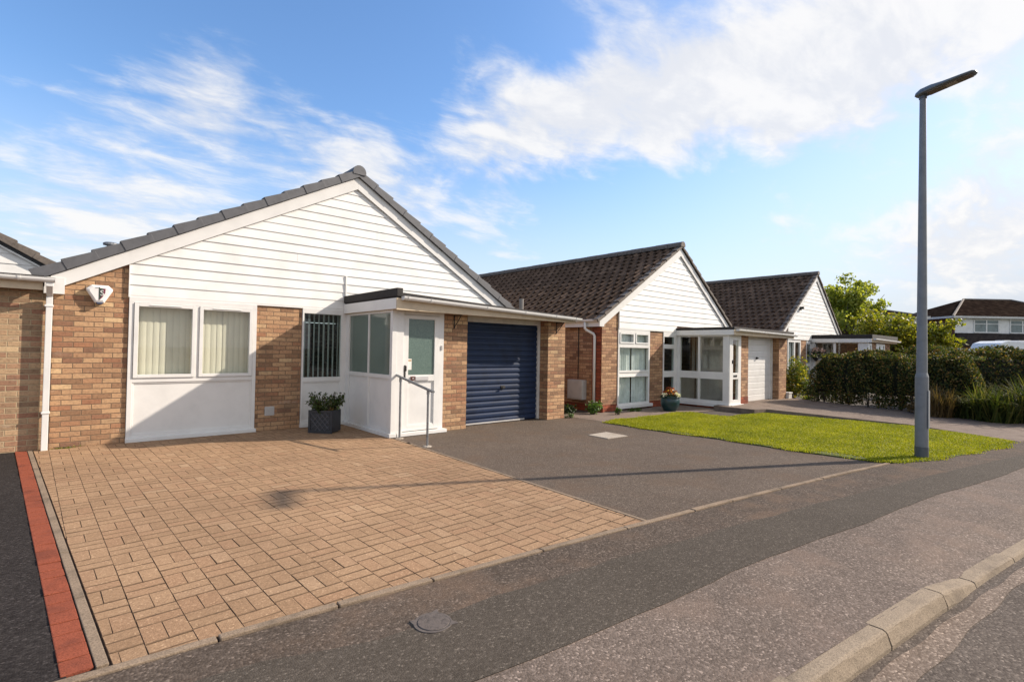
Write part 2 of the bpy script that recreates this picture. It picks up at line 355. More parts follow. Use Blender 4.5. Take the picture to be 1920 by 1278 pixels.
        # keep u increasing with +x / +y so that courses meet at corners
        sg = np.where(np.abs(t[:, 0]) > np.abs(t[:, 1]), np.sign(t[:, 0]), np.sign(t[:, 1])); sg[sg == 0] = 1; t *= sg[:, None]
        bt = np.cross(nn, t); bt[flat] = (0, 1, 0); bt *= np.where((bt[:, 2] < 0), -1, 1)[:, None]
        p = co[lv]; uv = np.stack([(p*t).sum(1), (p*bt).sum(1)], 1)
        ul = me.uv_layers.new(name='UVMap'); ul.data.foreach_set('uv', uv.ravel())
        if smooth: me.polygons.foreach_set('use_smooth', [True]*nf)
        o = bpy.data.objects.new(name, me); COL.objects.link(o)
        if parent is not None: o.parent = parent; o.location = (0, 0, 0); ORG[o.name] = og
        else: o.location = og; ORG[o.name] = Vector(og)
        if label: o['label'] = label
        return o
ORG = {}
def thing(name, label, cat, loc, group=None):
    o = bpy.data.objects.new(name, None); o.empty_display_size = .3; COL.objects.link(o); o.location = loc
    ORG[o.name] = Vector(loc); o['label'] = label; o['category'] = cat
    if group: o['group'] = group
    return o
def tag(o, label, cat, group=None, kind=None):
    if label: o['label'] = label
    if cat: o['category'] = cat
    if group: o['group'] = group
    if kind: o['kind'] = kind
    return o
def struct(o): o['kind'] = 'structure'; return o
def raw_mesh(name, V, Fq, m, parent=None, origin=(0, 0, 0), smooth=False):
    """fast build from numpy: V (n,3), Fq (k,3 or 4)"""
    og = np.array(ORG[parent.name]) if parent else np.array(origin, float)
    me = bpy.data.meshes.new(name); k = Fq.shape[1]
    me.vertices.add(len(V)); me.vertices.foreach_set('co', (V-og).astype(np.float32).ravel())
    me.loops.add(Fq.size); me.loops.foreach_set('vertex_index', Fq.astype(np.int32).ravel())
    me.polygons.add(len(Fq)); me.polygons.foreach_set('loop_start', np.arange(0, Fq.size, k, dtype=np.int32)); me.polygons.foreach_set('loop_total', np.full(len(Fq), k, np.int32))
    me.update(calc_edges=True); me.validate()
    for mm in (m if isinstance(m, (list, tuple)) else [m]): me.materials.append(mm)
    o = bpy.data.objects.new(name, me); COL.objects.link(o)
    if parent is not None: o.parent = parent
    else: o.location = tuple(og)
    ORG[o.name] = Vector(og); return o
def leaves(centres, size, rng, aspect=.55, updir=.3, sizevar=.4):
    """rhombus leaves, folded along the rib, at the given centres"""
    n = len(centres); c = np.asarray(centres, float)
    a = rng.normal(size=(n, 3)); a[:, 2] += updir; a /= np.linalg.norm(a, axis=1)[:, None]
    b = rng.normal(size=(n, 3)); b = np.cross(a, b); b /= np.linalg.norm(b, axis=1)[:, None]
    nn = np.cross(a, b); s = size*(1+sizevar*rng.uniform(-1, 1, n))[:, None]
    V = np.stack([c-a*s*.5, c+b*s*aspect*.5+nn*s*.1, c+a*s*.5, c-b*s*aspect*.5+nn*s*.1], 1).reshape(-1, 3)
    i = np.arange(n)*4
    return V, np.stack([i, i+1, i+2, i+3], 1)
def blades(roots, h, rng, width=.012, lean=.4, hv=.35, curve=.5):
    """bent strap leaves: 2 quads each"""
    n = len(roots); c = np.asarray(roots, float)
    an = rng.uniform(0, 2*np.pi, n); dr = np.stack([np.cos(an), np.sin(an), np.zeros(n)], 1)
    pr = np.stack([-np.sin(an), np.cos(an), np.zeros(n)], 1)
    hh = (h*(1+hv*rng.uniform(-1, 1, n)))[:, None]; ln = (lean*rng.uniform(.2, 1., n))[:, None]
    up = np.array([0, 0, 1.])
    p0 = c; p1 = c+up*hh*.55+dr*hh*ln*.35; p2 = c+up*hh*(1-curve*ln*.6)+dr*hh*ln
    w = width
    V = np.stack([p0-pr*w*.5, p0+pr*w*.5, p1+pr*w*.5, p1-pr*w*.5, p2+pr*w*.08, p2-pr*w*.08], 1).reshape(-1, 3)
    i = np.arange(n)*6
    return V, np.concatenate([np.stack([i, i+1, i+2, i+3], 1), np.stack([i+3, i+2, i+4, i+5], 1)])

# ------------------------------------------------------------------ ground
def edge_y(x):  # pin-kerb line between plots and footway
    return 3.01-.08*x-.0048*x*x if x > 0 else 3.01-.03*x
def kerb_y(x): return edge_y(x)-1.74-.02*max(x, 0)
def strip_mesh(name, xs, rows, m, z=None):
    """rows: functions x->(y,z); builds a sheet through them"""
    b = MB(); ids = [[b.pt((x,)+fn(x)) for fn in rows] for x in xs]
    for i in range(len(xs)-1):
        for j in range(len(rows)-1):
            b.f.append((ids[i][j], ids[i+1][j], ids[i+1][j+1], ids[i][j+1])); b.mi.append(0)
    return struct(b.build(name, m))
b = MB(); b.face([(-300, -300, -.22), (500, -300, -.22), (500, 400, -.22), (-300, 400, -.22)]); struct(b.build('ground', FIELD))
XS = [-30+i*.5 for i in range(0, 60)]+[i*.25 for i in range(0, 60)]+[15+i*.5 for i in range(0, 46)]
def kdrop(x):  # the kerb drops for the driveway crossing
    t = min(1, max(0, (x-4.25)/.57)); return -.062*t
strip_mesh('road', XS, [lambda x: (kerb_y(x)-.11, -.1), lambda x: (kerb_y(x)-4, -.08), lambda x: (kerb_y(x)-9, -.1)], TAR_R)
strip_mesh('road_patch', [2.6+i*.1 for i in range(0, 90)], [lambda x: (kerb_y(x)-.175-.008*math.sin(x*9), -.0955), lambda x: (kerb_y(x)-.32+.03*min(2, max(0, x-3))-.01*math.sin(x*7.3), -.0955)], TAR_B)
jag = lambda x, s: .018*math.sin(x*5.1+s)+.012*math.sin(x*13.7+2*s)
U = lambda x: edge_y(x)-(.42+.036*max(0, x-3)+jag(x, 1)*.5)
def L(x): return edge_y(x)-1.0+.02*math.sin(x*2)-(0.01*max(0, x-6))+jag(x, 2)*.35
strip_mesh('footway', XS, [lambda x: (edge_y(x)-.03, 0), lambda x: (U(x)-.1, 0)], TAR_F)
strip_mesh('footway_trench', XS, [lambda x: (U(x)+.0+.10*max(0, min(1, (1.9-x)))*math.sin(x*3), .004), lambda x: (L(x)-.03, .004)], TAR_T)
strip_mesh('footway_verge', XS, [lambda x: (L(x), .0), lambda x: (kerb_y(x)+.25, .0), lambda x: (kerb_y(x)-.02, kdrop(x))], TAR_C)
b = MB()   # kerb stones
JX = [-8+.88*i for i in range(11)]
JX = [-7.11+.88*i for i in range(11)]+[2.56, 3.43, 4.25, 4.82, 5.66]+[5.66+.88*i for i in range(1, 22)]
rr = random.Random(3)
for a, c in zip(JX[:-1], JX[1:]):
    n = 9; g = .006; dz = rr.uniform(-.003, .003)
    xs = [a+g+(c-a-2*g)*k/n for k in range(n+1)]
    prof = [(0, -.25), (0, .002), (-.082, .0), (-.097, -.006), (-.103, -.016), (-.124, -.075), (-.126, -.25)]
    ids = [[b.pt((x, kerb_y(x)+py+(rr.uniform(-.0025, .0025) if py < -.05 else 0), (pz+kdrop(x)+dz+(rr.uniform(-.002, .001) if py < -.05 else 0) if pz > -.2 else pz))) for py, pz in prof] for x in xs]
    for i in range(n):
        for j in range(len(prof)-1): b.f.append((ids[i][j], ids[i][j+1], ids[i+1][j+1], ids[i+1][j])); b.mi.append(0)
    for row in (ids[0], ids[-1]): b.f.append(tuple(row)); b.mi.append(0)
struct(b.build('kerb', KERBM))
# plots behind the footway
b = MB(); pts = [(x, edge_y(x)-.02, -.014) for x in XS]+[(38, 60, -.014), (-30, 60, -.014)]; b.face(pts); struct(b.build('garden_ground', SOIL))
b = MB(); b.face([(x, edge_y(x)-.01, -.007) for x in [3.9+.2*i for i in range(25)]]+[(8.72, 8.2, -.007), (9.6, 8.2, -.007), (9.6, 9.9, -.007), (4.1, 9.9, -.007)]); struct(b.build('driveway', TAR_DR))
b = MB(); b.face([(-6, edge_y(-6), -.006), (.05, 3.02, -.006), (-.47, 9.7, -.006), (-6, 9.7, -.006)]); struct(b.build('tarmac_drive', TAR_D))
# pin kerb
b = MB(); x = -6.; rr = random.Random(5)
while x < 8.7:
    ln = rr.choice([.9, .91, .6, .9]); x1 = min(x+ln, 8.72); g = .006; dz = rr.uniform(-.004, .004)
    if x1-x > .1:
        f = lambda xx, o: (xx, edge_y(xx)+o)
        P = [f(x+g, -.028), f(x1-g, -.028), f(x1-g, .026), f(x+g, .026)]
        b.hexa([(px, py, -.1) for px, py in P]+[(px, py, .014+dz+rr.uniform(-.002, .002)) for px, py in P])
    x = x1
struct(b.build('edging_kerb', EDGM, bevel=.006))
# block paving
lx0 = lambda y: -.285+(9.72-y)*.0731                       # left boundary
rx1 = lambda y: min(3.925+(y-2.63)*.0423, 4.15)            # right boundary
def clip(poly, f):
    out = []
    for i in range(len(poly)):
        p, q = poly[i], poly[(i+1) % len(poly)]; a, c = f(p), f(q)
        if a >= 0: out.append(p)
        if a*c < 0: t = a/(a-c); out.append((p[0]+(q[0]-p[0])*t, p[1]+(q[1]-p[1])*t))
    return out
b = MB(); bw = .104; gap = .0007; gy = .003; rr = random.Random(11)
ang = R(2.2); ca, sa = math.cos(ang), math.sin(ang)
coff = {i: rr.uniform(-.018, .018) for i in range(-6, 40)}
CELLS = []
for i in range(-6, 32):          # basket weave: pairs laid across and pairs laid along, in columns
    for j in range(0, 42):
        a0, b0 = i*2*bw-.6, j*2*bw+2.3+coff[i]
        CELLS += [(a0, b0, 2, 1), (a0, b0+bw, 2, 1)] if (i+j) % 2 else [(a0, b0, 1, 2), (a0+bw, b0, 1, 2)]
if True:
    for x0, y0, w, h in CELLS:
        q = [(x0+gap, y0+gy), (x0+w*bw-gap, y0+gy), (x0+w*bw-gap, y0+h*bw-gy), (x0+gap, y0+h*bw-gy)]
        q = [(px+rr.uniform(-.0015, .0015), py+rr.uniform(-.0015, .0015)) for px, py in q]
        q = [(px*ca-(py-6)*sa, 6+px*sa+(py-6)*ca) for px, py in q]
        cy = sum(p[1] for p in q)/4
        q = clip(q, lambda p: p[0]-lx0(p[1])-.006); q = clip(q, lambda p: rx1(p[1])-p[0]-.012) if q else q
        q = clip(q, lambda p: p[1]-edge_y(p[0])-.034) if q else q
        q = clip(q, lambda p: 9.69-p[1]) if q else q
        if len(q) < 3: continue
        A = abs(sum(q[m][0]*q[(m+1) % len(q)][1]-q[(m+1) % len(q)][0]*q[m][1] for m in range(len(q))))/2
        if A < .0006: continue
        cx = sum(p[0] for p in q)/len(q); cy = sum(p[1] for p in q)/len(q)
        zt = rr.uniform(-.0014, .0014); tx, ty = rr.uniform(-.008, .008), rr.uniform(-.008, .008)
        ins = .0037; n = len(q); bb = len(b.v)
        top = []
        for px, py in q:
            top.append((px-math.copysign(min(.0020, abs(px-cx)*.5), px-cx), py-math.copysign(min(.0052, abs(py-cy)*.5), py-cy)))
        zf = lambda px, py: .0+zt+(px-cx)*tx+(py-cy)*ty
        b.v += [(px, py, -.02) for px, py in q]+[(px, py, zf(px, py)-.003) for px, py in q]+[(px, py, zf(px, py)) for px, py in top]
        b.f.append(tuple(range(bb+2*n, bb+3*n))); b.mi.append(0)
        for l in range(2):
            for m in range(n): b.f.append((bb+l*n+m, bb+l*n+(m+1) % n, bb+(l+1)*n+(m+1) % n, bb+(l+1)*n+m)); b.mi.append(1)  # block sides show joint sand; on chamfers the dark colour stands for shading
struct(b.build('block_paving', [PAVE, plain('joint_sand_chamfer_shade', (.13, .080, .045), 1., 0, .25, 30.)]))
b = MB(); b.face([(.2, 3.0, -.0095), (3.94, 2.6, -.0095), (4.17, 7.6, -.0095), (4.17, 9.7, -.0095), (-.3, 9.7, -.0095)]); struct(b.build('paving_bed', BED))
# red border and grey edging
b = MB(); y = 3.07; rr = random.Random(9)
while y < 9.62:
    l_ = .148; y1 = y+l_-.011; z = rr.uniform(-.003, .003)+.001
    f0 = lambda yy: lx0(yy)-.175; f1 = lambda yy: lx0(yy)-.058
    P = [(f0(y), y), (f1(y), y), (f1(y1), y1), (f0(y1), y1)]
    b.hexa([(px, py, -.04) for px, py in P]+[(px, py, z+rr.uniform(-.002, .002)) for px, py in P]); y += l_
struct(b.build('red_block_border', REDB, bevel=.004))
b = MB(); y = 3.05
while y < 9.65:
    y1 = min(y+.9, 9.68)
    P = [(lx0(y)-.052, y+.004), (lx0(y)-.004, y+.004), (lx0(y1)-.004, y1-.004), (lx0(y1)-.052, y1-.004)]
    b.hexa([(px, py, -.05) for px, py in P]+[(px, py, .004) for px, py in P]); y += .9
for y in (2.66, 3.57, 4.48, 5.39, 6.3, 7.1):
    y1 = min(y+.905, 7.62); P = [(rx1(y)-.008, y), (rx1(y)+.03, y), (rx1(y1)+.03, y1), (rx1(y1)-.008, y1)]
    b.hexa([(px, py, -.05) for px, py in P]+[(px, py, .005) for px, py in P])
struct(b.build('paving_edging', EDGM, bevel=.004))
# paths round the second plot
b = MB(); b.face([(8.72, 6.95, -.003), (13.45, 6.6, -.003), (13.45, 8.1, -.003), (9.6, 8.2, -.003), (8.72, 8.2, -.003)]); struct(b.build('side_path', PATHM))
b = MB()   # second house's concrete driveway rises to its garage and steps up beside the porch
P = [(13.0, .95), (17.4, -.2), (17.0, 2.2), (16.75, 3.6), (17.2, 5.7), (17.6, 6.75), (13.05, 6.75), (13.0, 5.66), (13.45, 5.55), (13.78, 2.74)]
hz_ = lambda x, y: .005+.105*max(0, min(1, (y-1.5)/4.2))
n = len(P); b.v = [(x, y, -.1) for x, y in P]+[(x, y, hz_(x, y)) for x, y in P]
b.f = [tuple(range(n, 2*n))]+[(i, (i+1) % n, n+(i+1) % n, n+i) for i in range(n)]; b.mi = [0]*len(b.f)
struct(b.build('concrete_driveway', PATHM))
b = MB(); b.face([(x_, edge_y(x_)-.015, .002) for x_ in (12.3, 14, 16, 18, 20)]+[(20, .9, .002), (13, 1.06, .002)]); struct(b.build('driveway_crossing', TAR_F))
# lawn
LAWN = [(8.61, 6.88), (8.57, 6.2), (8.56, 5.3), (8.66, 4.4), (8.6, 3.2), (8.66, 2.5), (8.72, 2.1), (8.9, 1.85), (9.4, 1.62), (10.35, 1.40), (11.4, 1.16), (12.1, 1.0), (12.87, 1.06), (13.25, 1.7), (13.72, 2.74), (13.5, 4.5), (13.36, 5.6), (12.6, 5.72), (11.94, 5.7), (11.72, 5.96), (11.95, 6.7), (11.6, 6.92), (10.44, 6.85), (9.17, 6.96)]
rng = np.random.default_rng(4)
def in_poly(px, py, poly):
    ins = np.zeros(len(px), bool); n = len(poly)
    for i in range(n):
        x1, y1 = poly[i]; x2, y2 = poly[(i+1) % n]
        c = ((y1 > py) != (y2 > py)) & (px < (x2-x1)*(py-y1)/(y2-y1+1e-12)+x1); ins ^= c
    return ins
b = MB(); b.hprism(LAWN, -.05, .012); struct(b.build('lawn_base', LAWNB))
N = 260000
px = rng.uniform(8.4, 13.9, N); py = rng.uniform(.9, 7.1, N)
jx, jy = px+.05*np.sin(py*7+np.sin(px*5)*2)+rng.normal(0, .035, N), py+.04*np.sin(px*6)+rng.normal(0, .035, N)
bare = (np.hypot((px-8.75)/.16, (py-2.55)/.35) < 1) | (np.hypot((px-8.64)/.08, (py-5.1)/.3) < 1)
k = in_poly(jx, jy, LAWN) & (~bare | (rng.uniform(size=N) < .15))
px, py = px[k], py[k]
V, Fq = blades(np.stack([px, py, np.full(len(px), .008)], 1), .022, rng, .009, .9, .5, .5)
lw = raw_mesh('lawn_grass', V, Fq, GRASS); tag(lw, 'bright green mown lawn beside the second drive', 'lawn', None, 'stuff')

rl = np.random.default_rng(77); LQ = []
for k in range(170):
    t = rl.uniform(); x_ = 8.5-abs(rl.normal(0, .12)) if t < .4 else rl.uniform(8.6, 12.5); y_ = rl.uniform(2.2, 6.8) if t < .4 else edge_y(x_)-.03-abs(rl.normal(0, .12))
    if t > .75: x_, y_ = rl.uniform(5.9, 8.6), 8.0-abs(rl.normal(0, .12))
    LQ.append((x_, y_, .012))
V, Fq = leaves(np.array(LQ), .034, rl, .6, -.0); V[:, 2] = .008+np.abs(V[:, 2]-.012)*.35
tag(raw_mesh('leaf_litter', V, Fq, leaf('litter', [(0, (.08, .045, .02)), (.6, (.17, .11, .045)), (1, (.26, .22, .10))], .1)), 'scattered brown leaf litter along the lawn edge and drive', 'leaf litter', None, 'stuff')
# ------------------------------------------------------------------ building components
def tile_slope(mb, e, r, y0, y1, wav=.022, tw=.30, course=.31, lip=.028, seed=0, k=9):
    """courses of separate tiles from eave point e=(x,z) to ridge point r, along y"""
    rr = random.Random(seed); e = Vector((e[0], 0, e[1])); r = Vector((r[0], 0, r[1]))
    L_ = (r-e).length; dr = (r-e)/L_; nm = Vector((-dr.z, 0, dr.x)); nm = nm if nm.z > 0 else -nm
    nc = max(1, round(L_/course)); cs = L_/nc; nt = int((y1-y0)/tw)+1
    for c in range(nc):
        off = (c % 2)*tw*.5
        for t in range(-1, nt):
            ya, yb = y0+t*tw+off, y0+(t+1)*tw+off
            ya2, yb2 = max(ya, y0), min(yb, y1)
            if yb2-ya2 < .02: continue
            dz = rr.uniform(0, .006); ids = []
            for q in range(k):
                y = ya2+(yb2-ya2)*q/(k-1); ph = (y-ya)/tw
                h = wav*max(0., math.cos(2*math.pi*(ph-.5)))**1.3 if wav else 0
                p0 = e+dr*(c*cs-.012); p1 = e+dr*((c+1)*cs+.02)
                lo = p0+nm*(h+lip+dz); hi = p1+nm*(h+.001); un = p0+nm*(h-.004)
                ids.append([mb.pt((un.x, y, un.z)), mb.pt((lo.x, y, lo.z)), mb.pt((hi.x, y, hi.z))])
            for q in range(k-1):
                for j in range(2): mb.f.append((ids[q][j], ids[q][j+1], ids[q+1][j+1], ids[q+1][j])); mb.mi.append(0)
            mb.f.append(tuple(ids[0])); mb.f.append(tuple(ids[-1])); mb.mi += [0, 0]
def rake_z(x, e0, ap, e1): 
    return ap[1]-(ap[0]-x)*(ap[1]-e0[1])/(ap[0]-e0[0]) if x <= ap[0] else ap[1]-(x-ap[0])*(ap[1]-e1[1])/(e1[0]-ap[0])
def rake_x(z, e0, ap, e1): 
    return (ap[0]-(ap[1]-z)*(ap[0]-e0[0])/(ap[1]-e0[1]), ap[0]+(ap[1]-z)*(e1[0]-ap[0])/(ap[1]-e1[1]))
def gable(root, Y, e0, ap, e1, xc, zc, yb, step=.155, bw=.2, verge=(.15, 'grey'), wavy=True, clad=WHC, rmat=ROOFT, joint=None, over=.07, xr=None, short=0.):
    """cladding, bargeboards, verge, roof and ridge of one gable end; e0/ap/e1 = outer rake line"""
    F = front(Y)
    crnd = random.Random(int(ap[0]*7))
    b = MB(F); z = zc
    while z < ap[1]-.08:
        z1 = min(z+step, ap[1]-.05)
        a0, a1 = rake_x(z, e0, ap, e1); c0, c1 = rake_x(z1, e0, ap, e1)
        xL0, xL1 = max(xc, a0+.02), max(xc, c0+.02); xR0, xR1 = a1-.02, c1-.02
        if xr and (z < zc+.1 or short): xR0, xR1 = min(xr, xR0), min(xr, xR1)
        if xR1-xL1 > .01:
            o, h = .027+crnd.uniform(-.002, .002), .015
            if joint and z < joint[1]-.02:
                segs = [(xL0, xL1, joint[0]-.012, joint[0]-.012, 0), (joint[0]+.012, joint[0]+.012, xR0, xR1, .0)]
            else: segs = [(xL0, xL1, xR0, xR1, 0)]
            if crnd.random() < .45 and segs[-1][3]-segs[-1][1] > 1.2:
                p, q, r_, s_, dz = segs.pop(); xm = q+(s_-q)*crnd.uniform(.25, .75); segs += [(p, q, xm-.0015, xm-.0015, 0), (xm+.0015, xm+.0015, r_, s_, 0)]
            for (p, q, r_, s_, dz) in segs:
                b.hexa([F(p, 0, z), F(r_, 0, z), F(r_, o, z), F(p, o, z), F(q, 0, z1), F(s_, 0, z1), F(s_, h, z1+.002), F(q, h, z1+.002)])
        z = z1
    if joint: b.box(joint[0]-.012, joint[0]+.012, 0, .045, zc-.03, joint[1])
    b.box(xc-.012, xc, 0, .04, zc-.03, rake_z(xc, e0, ap, e1)-.1)
    b.box(xc, xr or (joint[0] if joint else xc+2), 0, .026, zc-.03, zc-.002)
    b.build('cladding', clad, root)
    sl0 = math.atan2(ap[1]-e0[1], ap[0]-e0[0]); sl1 = math.atan2(ap[1]-e1[1], e1[0]-ap[0])
    v0, v1 = bw/math.cos(sl0), bw/math.cos(sl1)
    b = MB(F); b.prism([(e0[0], e0[1]-v0*.9), (ap[0]-.0005, ap[1]-v0), (ap[0]-.0005, ap[1]), (e0[0], e0[1])], .036, .06); b.build('bargeboard', WH, root, bevel=.002)
    b = MB(F); b.prism([(e1[0], e1[1]-v1*.9), (e1[0], e1[1]), (ap[0]+.0005, ap[1]), (ap[0]+.0005, ap[1]-v1)], .036, .06); b.build('bargeboard', WH, root, bevel=.002)
    # roof slopes: tiles laid on battens above the rake line
    up = .05
    b = MB()
    for (e, s) in ((e0, -1), (e1, 1)):
        ee = (e[0]+s*.10, e[1]-.10*abs(math.tan(sl0 if s < 0 else sl1))+up)
        tile_slope(b, ee, (ap[0], ap[1]+up), Y-over, yb, (.044 if wavy else 0.), .27, .29, (.034 if wavy else .028), seed=int(abs(e[0])*10))
        # deck below the tiles
        b.hexa([(ee[0], Y-over+.03, ee[1]-.03), (ap[0], Y-over+.03, ap[1]+up-.03), (ap[0], yb, ap[1]+up-.03), (ee[0], yb, ee[1]-.03),
                (ee[0], Y-over+.03, ee[1]-.008), (ap[0], Y-over+.03, ap[1]+up-.008), (ap[0], yb, ap[1]+up-.008), (ee[0], yb, ee[1]-.008)])
    roof = b.build('roof', rmat, root)
    # stepped verge
    vt, vk = verge; vm = GREYT if vk == 'grey' else RIDG
    b = MB(F)
    for (e, s) in ((e0, -1), (e1, 1)):
        sl = sl0 if s < 0 else sl1; E = Vector((e[0]+s*.14, 0, e[1]-.14*math.tan(sl)+.005)); A = Vector((ap[0], 0, ap[1]+.005))
        Ln = (A-E).length; dr = (A-E)/Ln; nm = Vector((-dr.z, 0, dr.x)); nm = nm if nm.z > 0 else -nm
        nt = round(Ln/(.37 if vk == 'grey' else .31)); st = Ln/nt
        for i in range(nt):
            p0 = E+dr*(i*st-.02); p1 = E+dr*((i+1)*st+.012)
            t0, t1 = vt+.022, vt-.012
            o = .105+(.008 if i % 2 else 0)+.002*i/nt
            pts = [p0, p1, p1+nm*t1, p0+nm*t0]
            lo0 = p0+nm*(.0 if vk == 'grey' else vt*.3); lo1 = p1+nm*(.0 if vk == 'grey' else vt*.3)
            pp = [lo0, lo1, pts[2], pts[3]]
            q = [F(p.x, .061, p.z) for p in pp]; w_ = [F(p.x, o, p.z) for p in pp]
            b.hexa([q[0], q[1], w_[1], w_[0], q[3], q[2], w_[2], w_[3]])
            # return over the tiles
            q = [F(p.x, -.06, p.z) for p in (pts[3]-nm*.02, pts[2]-nm*.02, pts[2]+nm*.001, pts[3]+nm*.001)]; w_ = [F(p.x, .06, p.z) for p in (pts[3]-nm*.02, pts[2]-nm*.02, pts[2]+nm*.001, pts[3]+nm*.001)]
            b.hexa([q[0], q[1], w_[1], w_[0], q[3], q[2], w_[2], w_[3]])
    b.build('verge', vm, roof, bevel=.004 if vk == 'grey' else .006)
    # ridge tiles
    b = MB(); y = Y-.125; i = 0
    while y < yb:
        y1 = min(y+.45, yb); r0 = (.135 if vk == 'grey' else .115)+.004*(i % 2); zc_ = ap[1]+up+.045
        arc = [(r0*math.cos(t), r0*math.sin(t)) for t in [R(-20+220*q/10) for q in range(11)]]
        bb = len(b.v)
        b.v += [(ap[0]+ax, y, zc_+az) for ax, az in arc]+[(ap[0]+ax, y1-.008, zc_+az) for ax, az in arc]
        b.f.append(tuple(range(bb, bb+11))); b.f.append(tuple(range(bb+11, bb+22))[::-1])
        for q in range(10): b.f.append((bb+q, bb+q+1, bb+11+q+1, bb+11+q))
        y = y1; i += 1
    b.mi = [0]*len(b.f); b.build('ridge_tile', RIDG if vk != 'grey' else GREYT, roof)
    return roof
def gutter(root, p0, p1, r=.055, up=(0, 0, 1), m=WH, clips=()):
    """half-round gutter from p0 to p1, open side up"""
    p0, p1 = Vector(p0), Vector(p1); t = (p1-p0).normalized(); s = t.cross(Vector((0, 0, 1))).normalized()
    b = MB(); Z = Vector((0, 0, 1)); rings = []
    prof = [(-r, 0), (-r, -.95*r), (.35*r, -1.05*r), (.8*r, -.75*r), (r, -.35*r), (r, .05*r), (r*1.08, .08*r), (r*1.08, .14*r), (r*.9, .14*r), (r*.88, -.3*r), (r*.7, -.62*r), (.3*r, -.9*r), (-r*.88, -.8*r), (-r*.88, 0)]
    for p in (p0, p1): rings.append([b.pt(tuple(p+s*q+Z*w)) for q, w in prof])
    m_ = len(prof)
    for k in range(m_): b.f.append((rings[0][k], rings[0][(k+1) % m_], rings[1][(k+1) % m_], rings[1][k]))
    for c in clips:
        q0 = p0+(p1-p0)*c; rg = []
        for dd in (-.016, .016): rg.append([b.pt(tuple(q0+t*dd+s*(q*1.1)+Z*(w*1.1))) for q, w in prof[1:8]])
        for k in range(6): b.f.append((rg[0][k], rg[0][k+1], rg[1][k+1], rg[1][k]))
        for g_ in rg: b.f.append(tuple(g_))
    for p in (p0, p1): b.f.append(tuple(b.pt(tuple(p+s*(q*1.03)+Z*(w*1.03))) for q, w in prof[:8]))
    b.mi = [0]*len(b.f)
    return b.build('gutter', m, root, smooth=False)
def frame_bars(name, root, fr, bars, m=WH, bev=.004, label=None):
    b = MB(fr)
    for i, (u0, u1, z0, z1, d0, d1) in enumerate(bars): b.box(u0, u1, d0, d1, z0, z1)
    return b.build(name, m, root, bevel=bev, label=label)
def pane(parent, fr, u0, u1, z0, z1, d=.012, m=GLASS, name='pane'):
    b = MB(fr); b.box(u0, u1, d-.006, d, z0, z1); return b.build(name, m, parent)
def panel(parent, fr, u0, u1, z0, z1, d=.012, m=WH, bead=.018, name='panel'):
    b = MB(fr); b.box(u0, u1, -.02, d, z0, z1)
    if bead:
        e = d+.012
        b.box(u0, u1, d, e, z0, z0+bead); b.box(u0, u1, d, e, z1-bead, z1); b.box(u0, u0+bead, d, e-.001, z0+bead, z1-bead); b.box(u1-bead, u1, d, e-.001, z0+bead, z1-bead)
    return b.build(name, m, parent, bevel=.0025)
def slats(parent, fr, u0, u1, z0, z1, d, w, pitch, ang, m, seed=0):
    b = MB(fr); u = u0; rr = random.Random(seed)
    while u < u1-.005:
        a = R(ang+rr.uniform(-4, 4)); c, s = math.cos(a)*w/2, math.sin(a)*w/2; uc = u+pitch/2
        n = 4; P = []
        for q in range(n+1):
            t = q/n*2-1; bow = .006*(1-t*t)
            P.append((uc+c*t-s/w*2*bow, d+s*t+c/w*2*bow))
        for q in range(n):
            (a0, b0), (a1, b1) = P[q], P[q+1]
            b.face([fr(a0, b0, z0), fr(a1, b1, z0), fr(a1, b1, z1), fr(a0, b0, z1)])
        u += pitch
    return b.build('blind', m, parent, fixn=False)
def curtain(parent, fr, u0, u1, z0, z1, d, m=CURT, folds=9, amp=.03, seed=1):
    b = MB(fr); rr = random.Random(seed); n = folds*6; ph = rr.uniform(0, 6)
    ids = []
    for q in range(n+1):
        t = q/n; u = u0+(u1-u0)*t; dd = d+amp*math.sin(t*folds*2*math.pi+ph)*(.6+.4*math.sin(t*11+ph))
        ids.append((b.pt(fr(u, dd, z0)), b.pt(fr(u, dd, z1))))
    for q in range(n): b.f.append((ids[q][0], ids[q+1][0], ids[q+1][1], ids[q][1])); b.mi.append(0)
    return b.build('curtain', m, parent, smooth=True, fixn=False)
def garage_door(root, fr, u0, u1, z0, z1, m, n, amp=.018, handle=None, hm=BLACK, style='roll', base=None):
    b = MB(fr); ids = []; N_ = n*8
    for q in range(N_+1):
        t = q/N_; z = z0+(z1-z0)*t; ph = (t*n) % 1
        if style == 'roll': dd = amp*(1 if .12 < ph < .60 else (ph/.12 if ph <= .12 else max(0, 1-(ph-.60)/.13)))
        else: dd = amp*(1 if ph > .12 else .1)
        ids.append((b.pt(fr(u0, dd, z)), b.pt(fr(u1, dd, z)))); b.v[-1:]; 
    for q in range(N_): b.f.append((ids[q][0], ids[q][1], ids[q+1][1], ids[q+1][0])); b.mi.append(0)
    b.box(u0, u1, -.03, -.012, z0, z1)
    o = b.build('garage_door', m, root)
    if base:
        b = MB(fr); b.box(u0+.1, u1-.35, amp+.002, amp+.012, z0, z0+.03); b.build('bottom_seal', GREYP, o)
    if handle:
        hu, hz2 = handle; b = MB(fr); b.box(hu-.05, hu+.05, amp, amp+.012, hz2-.035, hz2+.035)
        b.box(hu-.014, hu+.014, amp+.012, amp+.05, hz2-.014, hz2+.014); b.box(hu-.055, hu+.03, amp+.046, amp+.062, hz2-.012, hz2+.012)
        b.build('handle', hm, o, bevel=.004)
    return o

